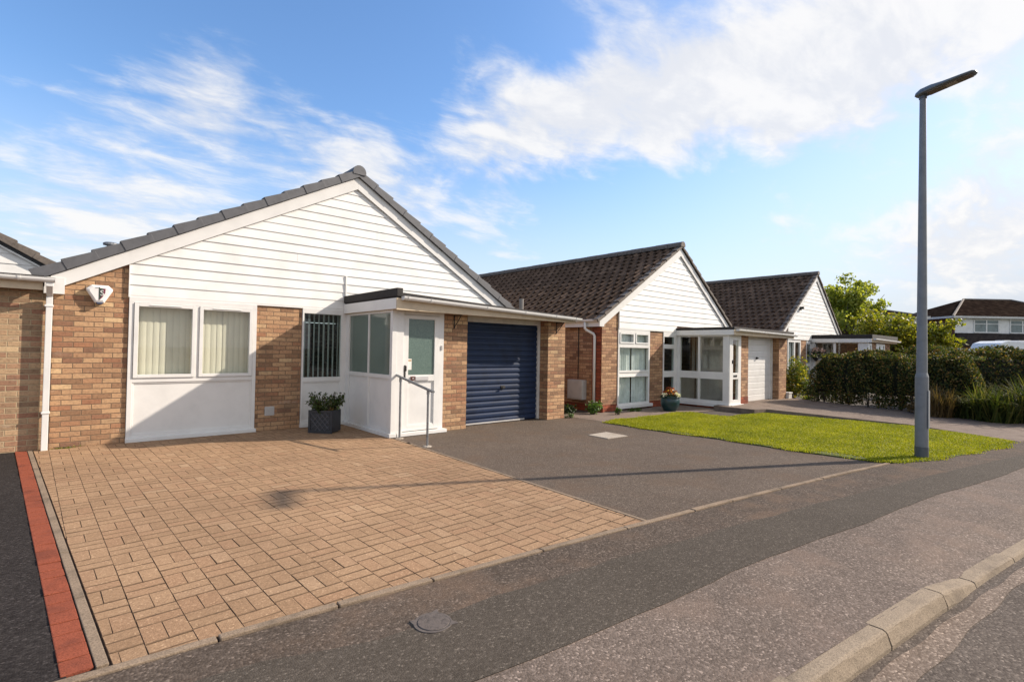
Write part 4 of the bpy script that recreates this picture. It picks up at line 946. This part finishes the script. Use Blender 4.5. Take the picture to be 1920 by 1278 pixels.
def ff1(root, F_):
    b = MB(F_); b.box(.05, 14, .001, .30, 2.5, 3.65); b.build('hung_tiles', SLATE, root)
    b = MB(F_); z = 3.68
    while z < 4.95: b.hexa([F_(0.1, 0, z), F_(14, 0, z), F_(14, .04, z), F_(.1, .04, z), F_(.1, 0, z+.17), F_(14, 0, z+.17), F_(14, .02, z+.171), F_(.1, .02, z+.171)]); z += .17
    b.build('cladding', WHC, root)
    for (a, c) in ((1.75, 4.05), (5.0, 7.3)):
        m_ = (a+c)/2
        w_ = frame_bars('window', root, F_, [(a, c, 4.83, 4.92, .03, .08), (a, c, 3.7, 3.8, .03, .12), (a, a+.1, 3.8, 4.83, .03, .08), (c-.1, c, 3.8, 4.83, .03, .08), (m_-.06, m_+.06, 3.8, 4.83, .03, .08), (a+.1, c-.1, 4.48, 4.54, .03, .078)], bev=0)
        for (p, q) in ((a+.1, m_-.06), (m_+.06, c-.1)):
            b = MB(F_); b.box(p, q, .042, .05, 3.8, 4.83); b.build('pane', plain('far_glass', (.16, .20, .20), .1, 0, .25, 3.), w_)
    b = MB(F_); b.box(.3, 3.2, .001, .06, .0, 2.3); b.build('garage_door', WHD, root)
far_house('house', 'two storey house with hipped brown roof behind the white campervan', (60.0, 8.6, 0), 4.7, -4.05, 13, 7.5, 5.15, 7.1, 4.2, ff1)
def ff2(root, F_):
    b = MB(F_); b.box(.1, 9, .001, .05, 2.6, 4.9); b.build('cladding', WHC, root)
    for (a, c) in ((1.2, 3.0), (5.2, 7.0)):
        w_ = frame_bars('window', root, F_, [(a, c, 4.4, 4.5, .05, .12), (a, c, 3.3, 3.4, .05, .12), (a, a+.1, 3.4, 4.4, .05, .12), (c-.1, c, 3.4, 4.4, .05, .12)], bev=0)
        b = MB(F_); b.box(a+.1, c-.1, .051, .06, 3.4, 4.4); b.build('pane', MATS['far_glass'], w_)
far_house('house', 'two storey house mostly hidden behind the pale green tree', (50.5, 16.8, 0), 5.8, -6.3, 9, 7, 4.95, 6.1, 3.2, ff2)

# ------------------------------------------------------------------ campervan
def camper():
    P0 = Vector((44.6, 5.6, 0)); u = Vector((3.6, -3.0, 0)).normalized(); v = Vector((-u.y, u.x, 0))
    fr = lambda a, dd, z: tuple(P0+u*a-v*dd+Vector((0, 0, z)))
    root = thing('campervan', 'white campervan parked beyond the far hedge', 'campervan', tuple(P0))
    b = MB(fr); b.prism([(0, .35), (5.4, .35), (5.4, 2.3), (5.1, 2.55), (1.6, 2.60), (1.15, 2.45), (.55, 1.55), (.05, 1.25)], -1.0, 1.0)
    b.build('body', plain('vehicle_white', (.82, .81, .80), .25), root, bevel=.06)
    b = MB(fr); b.box(1.7, 2.9, 1.001, 1.012, 1.45, 2.1); b.box(3.3, 4.6, 1.001, 1.012, 1.45, 2.1); b.box(1.0, 1.5, 1.001, 1.012, 1.4, 1.9); b.build('window', BLACK, root)
    for (a, c) in ((2.0, 2.5), (3.0, 3.5), (4.1, 4.6)):
        b = MB(fr); b.box(a, c, -.3, .3, 2.55, 2.66); b.build('roof_hatch', GREYP, root, bevel=.02)
    for a in (.95, 4.3):
        for s in (-.86, .86):
            o = MB(fr); c = Vector(fr(a, s, .33)); o.tube([c-v*.11, c+v*.11], .33, 18); o.build('wheel', BLACK, root)
camper()

# ------------------------------------------------------------------ street lamp
def lamp():
    x, y = 9.62, 1.74; root = thing('street_lamp', 'tall grey street lamp column standing at the edge of the lawn', 'street lamp', (x, y, 0))
    b = MB(); b.tube([(x, y, -.1), (x, y, .17)], .086, 20); b.build('base', LAMPD, root, smooth=False)
    b = MB(); b.tube([(x, y, .1705), (x, y, 1.20)], .083, 20); b.tube([(x, y, 1.2005), (x, y, 1.26), (x, y, 5.42)], [.083, .068, .040], 20)
    b.box(x-.045, x+.045, y-.089, y-.079, .45, 1.0); b.build('column', LAMPG, root)
    h = Vector((9.50, 1.12, 5.47))-Vector((9.62, 1.80, 5.40)); t = h.normalized(); s = t.cross(Vector((0, 0, 1))).normalized(); n_ = s.cross(t)
    o = Vector((9.625, 1.83, 5.415)); Ln = .72; b = MB(); rings = []
    for a, w, hh, lo in ((0, .035, .02, 0), (.03, .075, .05, -.012), (.12, .095, .085, -.02), (.3, .105, .085, -.02), (.5, .11, .055, -.02), (.8, .11, .035, -.02), (.95, .09, .03, -.018), (1., .05, .015, -.01)):
        p = o+t*(a*Ln); rings.append([b.pt(tuple(p+s*(w*cx_)+n_*(hh*cz if cz > 0 else -lo*cz))) for cx_, cz in ((-1, -.3), (-.95, .2), (-.6, .8), (0, 1), (.6, .8), (.95, .2), (1, -.3), (.85, -1), (0, -1), (-.85, -1))])
    for i in range(len(rings)-1):
        for k in range(10): l = (k+1) % 10; b.f.append((rings[i][k], rings[i][l], rings[i+1][l], rings[i+1][k]))
    b.f.append(tuple(rings[0])); b.f.append(tuple(rings[-1])); b.mi = [0]*len(b.f)
    hd = b.build('lamp_head', plain('lamp_head_grey', (.13, .145, .155), .45, .2), root, smooth=True)
    b = MB()
    P = [o+t*(a*Ln)+s*q-n_*.0215 for a, q in ((.22, -.075), (.93, -.07), (.93, .07), (.22, .075))]; Q = [p-n_*.008 for p in P]
    b.hexa([tuple(p) for p in Q]+[tuple(p) for p in P]); b.build('lens', plain('lamp_lens', (.20, .16, .13), .2), hd)
    b = MB(); P = [o+t*(a*Ln)+s*q-n_*.030 for a, q in ((.52, -.055), (.70, -.055), (.70, .055), (.52, .055))]; Q = [p-n_*.004 for p in P]
    b.hexa([tuple(p) for p in Q]+[tuple(p) for p in P]); b.build('led_array', plain('led_pale', (.35, .30, .25), .3), hd)
    b = MB(); b.tube([(x, y, 5.36), (x, y, 5.45)], .05, 14); b.build('collar', LAMPD, hd)
lamp()

# ------------------------------------------------------------------ handrail, planters, covers
root = thing('handrail', 'sloping galvanised steel handrail beside the white front door', 'handrail', (4.24, 7.2, 0))
b = MB(); b.tube([(4.235, 7.86, 1.045), (4.235, 7.80, 1.04), (4.23, 6.70, .85), (4.23, 6.62, .84)], .021, 12); b.build('rail', STEEL, root)
for (yy, zt_) in ((7.64, .99), (6.78, .85)):
    b = MB(); b.tube([(4.235, yy, -.02), (4.235, yy, zt_)], .0175, 12); b.tube([(4.235, yy, zt_-.06), (4.235, yy, zt_+.02)], .024, 12); b.build('post', STEEL, root)
    b = MB(); b.lathe((4.235, yy, -.006), [(.075, 0), (.065, .010), (.03, .014)], 9); b.build('concrete_foot', CONC, root)

def planter():
    a = Vector((.28, -.34, 0)).normalized(); c = Vector((.77, .64, 0)); c = Vector((-a.y, a.x, 0)); P0 = Vector((3.24, 9.01, 0))
    fr = lambda u, dd, z: tuple(P0+a*u-c*dd+Vector((0, 0, z)))
    ctr = P0+a*.21+c*.15; root = thing('planter', 'dark grey lattice planter with an evergreen shrub beside the porch', 'planter', tuple(ctr))
    b = MB(fr); W_, D_, H_ = .42, .32, .39
    b.box(0, W_, -.03, 0, .02, H_); b.box(0, W_, -D_, -D_+.03, .02, H_); b.box(0, .03, -D_+.0305, -.0305, .02, H_); b.box(W_-.03, W_, -D_+.0305, -.0305, .02, H_); b.box(.03, W_-.03, -D_+.03, -.03, .0, .05)
    b.box(-.012, W_+.012, .0005, .014, H_-.04, H_+.004); b.box(-.012, W_+.012, .0005, .014, .0, .045); b.box(-.012, .03, .0005, .013, .0455, H_-.0405); b.box(W_-.03, W_+.012, .0005, .013, .0455, H_-.0405)
    b.build('pot', PLANT, root, bevel=.004)
    b = MB(fr)
    for k in range(5):
        for s in (1, -1):
            u0 = .03+k*.09-.09; z0, z1 = .05, .35; u1 = u0+.27
            if s < 0: u0, u1 = u1, u0
            t0 = max(0, min(1, (.035-u0)/(u1-u0))) if u1 != u0 else 0
            pts = []
            for tt in [i/12 for i in range(13)]:
                uu = u0+(u1-u0)*tt
                if .03 < uu < W_-.03: pts.append(fr(uu, .004 if s > 0 else .0055, z0+(z1-z0)*tt))
            if len(pts) > 1: b.tube(pts, .0085, 5)
    b.build('lattice', plain('lattice_grey', (.075, .078, .088), .5), root)
    b = MB(fr); b.box(.03, W_-.03, -D_+.03, -.03, .06, H_-.03); b.build('compost', SOIL, root)
    rg = np.random.default_rng(21); cen = []
    tips = []
    for k in range(64):
        an = rg.uniform(0, 2*np.pi); r0 = .13*np.sqrt(rg.uniform()); base = np.array([ctr.x+np.cos(an)*r0*1.2, ctr.y+np.sin(an)*r0, H_-.04])
        tip = base+np.array([np.cos(an)*rg.uniform(.03, .22), np.sin(an)*rg.uniform(.03, .22), rg.uniform(.12, .34)]); tips.append((base, tip))
        for t in np.linspace(.15, 1, 14): cen.append(base+(tip-base)*t+rg.normal(0, .02, 3))
    V, Fq = leaves(np.array(cen), .07, rg, .36, .8); raw_mesh('foliage', V, Fq, leaf('planter_leaf', [(0, (.02, .04, .01)), (.6, (.05, .085, .018)), (1, (.12, .14, .04))], .3), root)
    b = MB(); [b.tube([tuple(p), tuple(q)], .003, 4) for p, q in tips]; b.build('stems', BARK, root)
    cen = np.array([[ctr.x+a.x*.10+rg.normal(0, .05), ctr.y+a.y*.10+rg.normal(0, .04), H_-.02+abs(rg.normal(0, .035))] for _ in range(60)])
    V, Fq = leaves(cen, .05, rg, .4, .3); raw_mesh('dead_leaves', V, Fq, leaf('dead_leaf', [(0, (.10, .045, .012)), (1, (.26, .15, .04))], .2), root)
planter()

def flower_pot():
    c = (11.80, 7.28, 0); root = thing('flower_pot', 'round dark teal pot of red and white flowers by the glazed porch', 'flower pot', c)
    b = MB(); b.lathe(c, [(.15, -.01), (.17, .02), (.225, .14), (.24, .24), (.225, .31), (.215, .325), (.235, .335), (.235, .365), (.21, .37), (.20, .32)], 28); b.build('pot', TEAL, root, smooth=True)
    b = MB(); b.lathe(c, [(.20, .30), (.01, .325)], 20); b.build('compost', SOIL, root)
    rg = np.random.default_rng(5)
    def dome(n, r, z, h): 
        an = rg.uniform(0, 2*np.pi, n); q = np.sqrt(rg.uniform(0, 1, n)); return np.stack([c[0]+np.cos(an)*q*r, c[1]+np.sin(an)*q*r, z+h*(1-q**2)*rg.uniform(.2, 1, n)], 1)
    V, Fq = leaves(dome(420, .25, .34, .2), .05, rg, .6, .4); raw_mesh('foliage', V, Fq, LEAF_D, root)
    V, Fq = leaves(dome(170, .22, .42, .2), .05, rg, .8, .4); raw_mesh('red_flowers', V, Fq, leaf('red_petal', [(0, (.25, .04, .02)), (.6, (.42, .12, .05)), (1, (.45, .28, .05))], .3), root)
    for (dx, dy) in ((-.20, .03), (.02, -.22)):
        q = np.array([[c[0]+dx+rg.normal(0, .035), c[1]+dy+rg.normal(0, .035), .42+rg.normal(0, .02)] for _ in range(45)])
        V, Fq = leaves(q, .045, rg, .9, .4); raw_mesh('white_flowers', V, Fq, leaf('white_petal', [(0, (.6, .58, .5)), (1, (.8, .78, .72))], .3), root)
flower_pot()

def basket():
    c = Vector((23.60, 7.78, 1.55)); root = thing('hanging_basket', 'small dark hanging basket of pale pink flowers by the far porch', 'hanging basket', tuple(c))
    b = MB(); b.lathe(tuple(c-Vector((0, 0, .16))), [(.03, -.16), (.10, -.06), (.17, .08), (.18, .16)], 16); b.build('basket', BLACK, root)
    b = MB(); b.tube([(23.78, 7.86, 2.0), (23.6, 7.78, 2.0)], .012, 6)
    for k in range(3): b.tube([(c.x, c.y, 2.0), (c.x+.17*math.cos(k*2.1), c.y+.17*math.sin(k*2.1), 1.55)], .006, 4)
    b.build('hanger', DARKM, root)
    rg = np.random.default_rng(8)
    for (dx, dz, nm) in ((-.02, .14, 'flowers'), (.16, .12, 'flowers')):
        q = np.array(c)+rg.normal(0, .06, (70, 3))+np.array([dx, -dx, dz]); V, Fq = leaves(q, .07, rg, .9, .3); raw_mesh(nm, V, Fq, leaf('pink_petal', [(0, (.55, .35, .33)), (1, (.72, .55, .5))], .3), root)
    q = np.array(c)+rg.normal(0, .09, (120, 3))*np.array([1, 1, .5])+np.array([0, 0, .04]); V, Fq = leaves(q, .07, rg, .6, .3); raw_mesh('foliage', V, Fq, LEAF_D, root)
basket()

b = MB(); b.hprism([(7.09, 5.56), (7.62, 5.54), (7.64, 6.03), (7.10, 6.02)], -.03, .004); o = b.build('drain_cover', CONC, bevel=.003); tag(o, 'square pale concrete drain cover set in the tarmac drive', 'drain cover')
ORG[o.name] = Vector((0, 0, 0))
root = thing('manhole_cover', 'round iron stopcock cover set in the footway', 'manhole cover', (1.555, 2.395, .0))
b = MB(); cx, cy = 1.555, 2.395
P = [(cx+.105*math.cos(t), cy+.105*math.sin(t)) for t in [2*math.pi*k/28 for k in range(28)]]
for (qx, qy) in ((-.09, .09), (.09, .10), (.10, -.09)):
    k = min(range(28), key=lambda i: -(P[i][0]-cx)*qx-(P[i][1]-cy)*qy); P[k] = (cx+qx*1.05, cy+qy*1.05)
b.hprism(P, -.03, .009); b.build('rim', plain('iron_rim', (.11, .09, .078), .8, .1, .25, 30., .4), root, bevel=.002)
b = MB(); b.lathe((cx+.003, cy-.002, 0), [(.092, .0), (.092, .0085), (.090, .0095)], 40); b.build('gap_ring', DARKM, root)
b = MB(); b.lathe((cx+.003, cy-.002, 0), [(.088, .0), (.088, .010), (.085, .0125)], 40); b.build('lid', plain('iron_lid', (.105, .085, .073), .8, .1, .3, 45., .6), root)
b = MB(); b.box(17.26, 17.52, 6.45, 6.7, .0, .26); b.box(17.245, 17.535, 6.435, 6.715, .2605, .30); o = b.build('storage_box', WHD, bevel=.01); tag(o, 'small white box at the foot of the second garage pier', 'box')

# ------------------------------------------------------------------ plants
def hedge(label, path, width, height, n, lsize, seed, m=LEAF_H, trim=None, cat='hedge'):
    rg = np.random.default_rng(seed); path = np.array(path, float); seg = np.diff(path, axis=0); ln = np.linalg.norm(seg, axis=1); cum = np.concatenate([[0], np.cumsum(ln)])
    mid = path.mean(0); root = thing('hedge', label, cat, (mid[0], mid[1], 0), 'clipped hedges')
    t = rg.uniform(0, cum[-1], n); i = np.clip(np.searchsorted(cum, t)-1, 0, len(ln)-1)
    c = path[i]+seg[i]*((t-cum[i])/ln[i])[:, None]; nrm = np.stack([-seg[i][:, 1], seg[i][:, 0]], 1)/ln[i][:, None]
    tt = t/cum[-1]
    H = height(tt) if callable(height) else np.full(n, height)
    # shell-biased cross-section
    a = rg.uniform(0, 1, n); side = rg.uniform(-1, 1, n); z = rg.uniform(.06, 1, n)
    k = a < .40; side[k] = np.sign(side[k])*rg.uniform(.78, 1.03, k.sum()); k2 = (a > .40) & (a < .72); z[k2] = rg.uniform(.86, 1.03, k2.sum())
    bulge = 1+.13*np.sin(t*2.1+seed)+.10*np.sin(t*4.7+z*5)+.06*np.sin(t*11+z*9)
    rnd = np.sqrt(np.clip(1-np.clip((z-.72)/.30, 0, 1)**2, .12, 1))
    lowthin = np.clip(.75+z*.8, 0, 1)
    w = width/2*bulge*rnd*lowthin
    zz_ = z*H*(1+.045*np.sin(t*3.3+seed)+.035*np.sin(t*8.1+side*3))
    # gaps near the ground
    keep = (z > .35) | (np.sin(t*6+seed)+.6*np.sin(t*15) > rg.uniform(-.9, .5, n)-z*1.2)
    P = np.stack([c[:, 0]+nrm[:, 0]*side*w, c[:, 1]+nrm[:, 1]*side*w, zz_], 1)[keep]
    # sprigs above the top
    ns = int(n*.03); j = rg.integers(0, len(P), ns); tp = P[j].copy(); tp[:, 2] = np.maximum(tp[:, 2], H.mean()*.97)+rg.uniform(0, .10, ns); P = np.concatenate([P, tp])
    V, Fq = leaves(P, lsize, rg, .6, .35); raw_mesh('foliage', V, Fq, m, root)
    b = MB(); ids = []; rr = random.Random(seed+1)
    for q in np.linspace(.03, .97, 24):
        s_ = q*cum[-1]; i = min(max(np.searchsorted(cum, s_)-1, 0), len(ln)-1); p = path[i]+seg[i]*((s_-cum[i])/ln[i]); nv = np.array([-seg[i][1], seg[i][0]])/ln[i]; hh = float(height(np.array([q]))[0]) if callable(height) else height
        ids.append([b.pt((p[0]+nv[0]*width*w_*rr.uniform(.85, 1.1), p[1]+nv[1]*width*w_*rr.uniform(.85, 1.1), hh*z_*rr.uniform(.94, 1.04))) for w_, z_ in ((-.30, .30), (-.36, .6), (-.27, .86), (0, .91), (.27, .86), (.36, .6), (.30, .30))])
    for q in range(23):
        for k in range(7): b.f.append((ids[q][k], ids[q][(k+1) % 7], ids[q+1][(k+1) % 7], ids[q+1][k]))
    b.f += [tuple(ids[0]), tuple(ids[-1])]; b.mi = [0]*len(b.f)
    b.build('dark_core', plain('hedge_inside', (.014, .016, .007), 1., 0, .4, 14.), root)  # solid dark core behind the leaves, added for darkness and density
    b = MB(); rr = random.Random(seed)
    for s in np.arange(.15, cum[-1], .38):
        i = min(np.searchsorted(cum, s)-1, len(ln)-1); p = path[i]+seg[i]*((s-cum[i])/ln[i]); hh = float(height(np.array([s/cum[-1]]))[0]) if callable(height) else height
        x_, y_ = p[0]+rr.uniform(-.1, .1), p[1]+rr.uniform(-.1, .1)
        for q in range(3): b.tube([(x_, y_, -.05), (x_+rr.uniform(-.1, .1), y_+rr.uniform(-.1, .1), hh*.4), (x_+rr.uniform(-.3, .3), y_+rr.uniform(-.3, .3), hh*.85)], [.018, .013, .004], 5)
    b.build('stems', BARK, root)
    return root
def endround(h, r0=.0, r1=.16): return lambda t: h*np.sqrt(np.clip(1-np.clip((t-(1-r1))/r1, 0, 1)**2*.75, .1, 1))*np.sqrt(np.clip(.55+t/.06*.45, 0, 1))
hedge('dark clipped hedge along the second driveway in front of the last bungalow', [(17.6, 5.65), (17.35, 4.7), (17.3, 3.6), (17.5, 1.9)], 1.25, endround(1.52), 42000, .062, 3)
hedge('taller hedge at the right edge in front of the campervan', [(19.3, 3.8), (20.8, 2.2), (22.6, .4), (25.5, -1.2)], 1.3, 1.70, 36000, .07, 6)
def clump(label, c, n, h, spread, m, seed, width=.014, lean=.75, cat='grass plant'):
    rg = np.random.default_rng(seed); an = rg.uniform(0, 2*np.pi, n); q = np.sqrt(rg.uniform(0, 1, n))*spread
    r_ = np.stack([c[0]+np.cos(an)*q, c[1]+np.sin(an)*q, np.full(n, -.02)], 1)
    V, Fq = blades(r_, h, rg, width, lean, .4, .7); o = raw_mesh('grass_plant', V, Fq, m, None, (c[0], c[1], 0)); return tag(o, label, cat, 'grass plants along the hedge')
clump('straw coloured grass tuft just right of the lamp column', (16.15, 2.62), 420, .72, .28, STRAW, 31)
clump('broad clump of arching green strap leaves at the hedge foot', (16.35, 1.62), 520, .8, .40, REED, 32, .028, 1.1)
clump('spiky yellow green plant at the far right edge', (16.7, .95), 330, .95, .30, REED, 33, .028, .7)
clump('low green grass clump between straw tuft and arching leaves', (16.5, 2.2), 300, .55, .3, REED, 34, .024, 1.1)
def shrub(label, c, rx, ry, h, n, ls, m, seed, name='shrub', up=.4, zmin=.05, lobes=7):
    rg = np.random.default_rng(seed); root = thing(name, label, {'weed_plant': 'weed', 'fallen_branch': 'branch'}.get(name, 'shrub'), c, {'weed_plant': 'weeds along the walls', 'shrub': 'shrubs near the hedge'}.get(name))
    P = []
    for k in range(lobes):
        an = rg.uniform(0, 2*np.pi); rr_ = rg.uniform(.1, .6); cc = np.array([c[0]+rx*rr_*np.cos(an), c[1]+ry*rr_*np.sin(an), c[2]+h*rg.uniform(.35, .72)])
        q = rg.normal(size=(n//lobes, 3)); q /= np.linalg.norm(q, axis=1)[:, None]; q *= rg.uniform(.35, 1.05, (n//lobes, 1))
        P.append(cc+q*np.array([rx*.5, ry*.5, h*.36]))
    P = np.concatenate(P); P = P[P[:, 2] > c[2]+zmin*h]
    V, Fq = leaves(P, ls, rg, .55, up); raw_mesh('foliage', V, Fq, m, root)
    b = MB(); rr = random.Random(seed)
    for k in range(7): b.tube([(c[0]+rr.uniform(-.05, .05), c[1]+rr.uniform(-.05, .05), c[2]-.05), (c[0]+rr.uniform(-.3, .3)*rx, c[1]+rr.uniform(-.3, .3)*ry, c[2]+h*.4), (c[0]+rr.uniform(-.6, .6)*rx, c[1]+rr.uniform(-.6, .6)*ry, c[2]+h*.8)], [.02, .012, .004], 5)
    b.build('stems', BARK, root); return root
shrub('yellow variegated shrub between the second garage and the last bungalow', (18.5, 6.75, 0), .75, .6, 1.35, 2600, .085, LEAF_V, 41)
shrub('low dark shrub at the left end of the clipped hedge', (18.3, 6.0, 0), .6, .6, .75, 1500, .07, LEAF_D, 42)
shrub('leafy weeds at the foot of the white downpipe', (9.55, 7.95, -.02), .30, .25, .34, 500, .06, LEAF_W, 43, 'weed_plant')
shrub('small weed tuft against the red brick plinth', (10.0, 7.55, -.02), .10, .10, .2, 160, .05, LEAF_W, 44, 'weed_plant')
shrub('straggly weeds between the two bungalows in shade', (9.2, 8.5, -.02), .4, .25, .28, 400, .06, LEAF_D, 45, 'weed_plant')
shrub('thin weeds beside the right hand garage pier', (8.62, 7.82, -.02), .14, .12, .12, 160, .035, LEAF_W, 46, 'weed_plant')
shrub('low weeds under the tall front window of the middle bungalow', (11.0, 7.75, -.03), .35, .12, .13, 220, .045, LEAF_W, 47, 'weed_plant')
shrub('fallen leafy branch on the concrete driveway by the white box', (17.5, 6.0, .08), .35, .2, .14, 200, .08, LEAF_V, 48, 'fallen_branch')
shrub('dark bushes behind the clipped hedge by the lamp column', (22.5, 4.0, 0), 1.4, 1.4, 1.35, 2600, .11, LEAF_D, 49)
o = shrub('moss and weeds along the wall foot by the left downpipe', (.05, 9.62, -.02), .28, .05, .05, 160, .02, LEAF_V, 50, 'weed_plant', lobes=5)
shrub('brown grasses mound at the hedge foot near the lamp column', (16.6, 3.0, 0), .4, .45, .35, 700, .06, STRAW, 51)

def tree(label, c, h, crown, n, ls, m, seed, trunk_r=.14, open_=.5, nl=26):
    rg = np.random.default_rng(seed); root = thing('tree', label, 'tree', c, 'trees behind the hedge')
    c = np.array(c, float); b = MB(); P = []
    fork = h*.28
    b.tube([tuple(c-(0, 0, .1)), tuple(c+np.array([.05, 0, fork*.5])), tuple(c+np.array([0, .05, fork]))], [trunk_r*1.3, trunk_r, trunk_r*.8], 10)
    tr = b.build('trunk', BARK, root, smooth=True)
    b = MB()
    for k in range(nl):
        an = rg.uniform(0, 2*np.pi); el = rg.uniform(.12, 1.0); rad = crown[0]*(.35+.65*rg.uniform())*(1-.45*el**2)
        tip = c+np.array([np.cos(an)*rad, np.sin(an)*rad, fork+(h-fork)*(el*.92+.02)])
        st = c+np.array([0, .05, fork*rg.uniform(.8, 1.05)]); md = st+(tip-st)*.55+np.array([0, 0, h*.05])+rg.normal(0, .12, 3)
        b.tube([tuple(st), tuple(md), tuple(tip)], [trunk_r*.4, trunk_r*.22, .012], 6)
        for q in range(3):   # leaf clumps along each limb
            cc = md+(tip-md)*rg.uniform(.1, 1.1)+rg.normal(0, .22, 3); nn = int(n/nl/3); rr_ = crown[1]*rg.uniform(.5, 1.1)
            d_ = rg.normal(size=(nn, 3)); d_ /= np.linalg.norm(d_, axis=1)[:, None]; d_ *= (rg.uniform(.1, 1, (nn, 1)))**.6*rr_; d_[:, 2] *= .7
            P.append(cc+d_)
    b.build('branches', BARK, root, smooth=True)
    P = np.concatenate(P); V, Fq = leaves(P, ls, rg, .6, .25); raw_mesh('crown', V, Fq, m, root)
tree('tall pale green tree behind the gable of the last bungalow', (39.6, 11.2, 0), 7.1, (2.8, .75), 7600, .23, LEAF_T, 61, .16)
tree('low yellow green tree left of the lamp column behind the hedge', (32.9, 7.4, 0), 3.9, (1.7, .7), 6000, .17, LEAF_Y, 62, .10)
tree('bushy green tree right of the lamp column behind the hedge', (34.0, 5.75, 0), 3.1, (1.35, .7), 5500, .17, LEAF_Y, 63, .10)
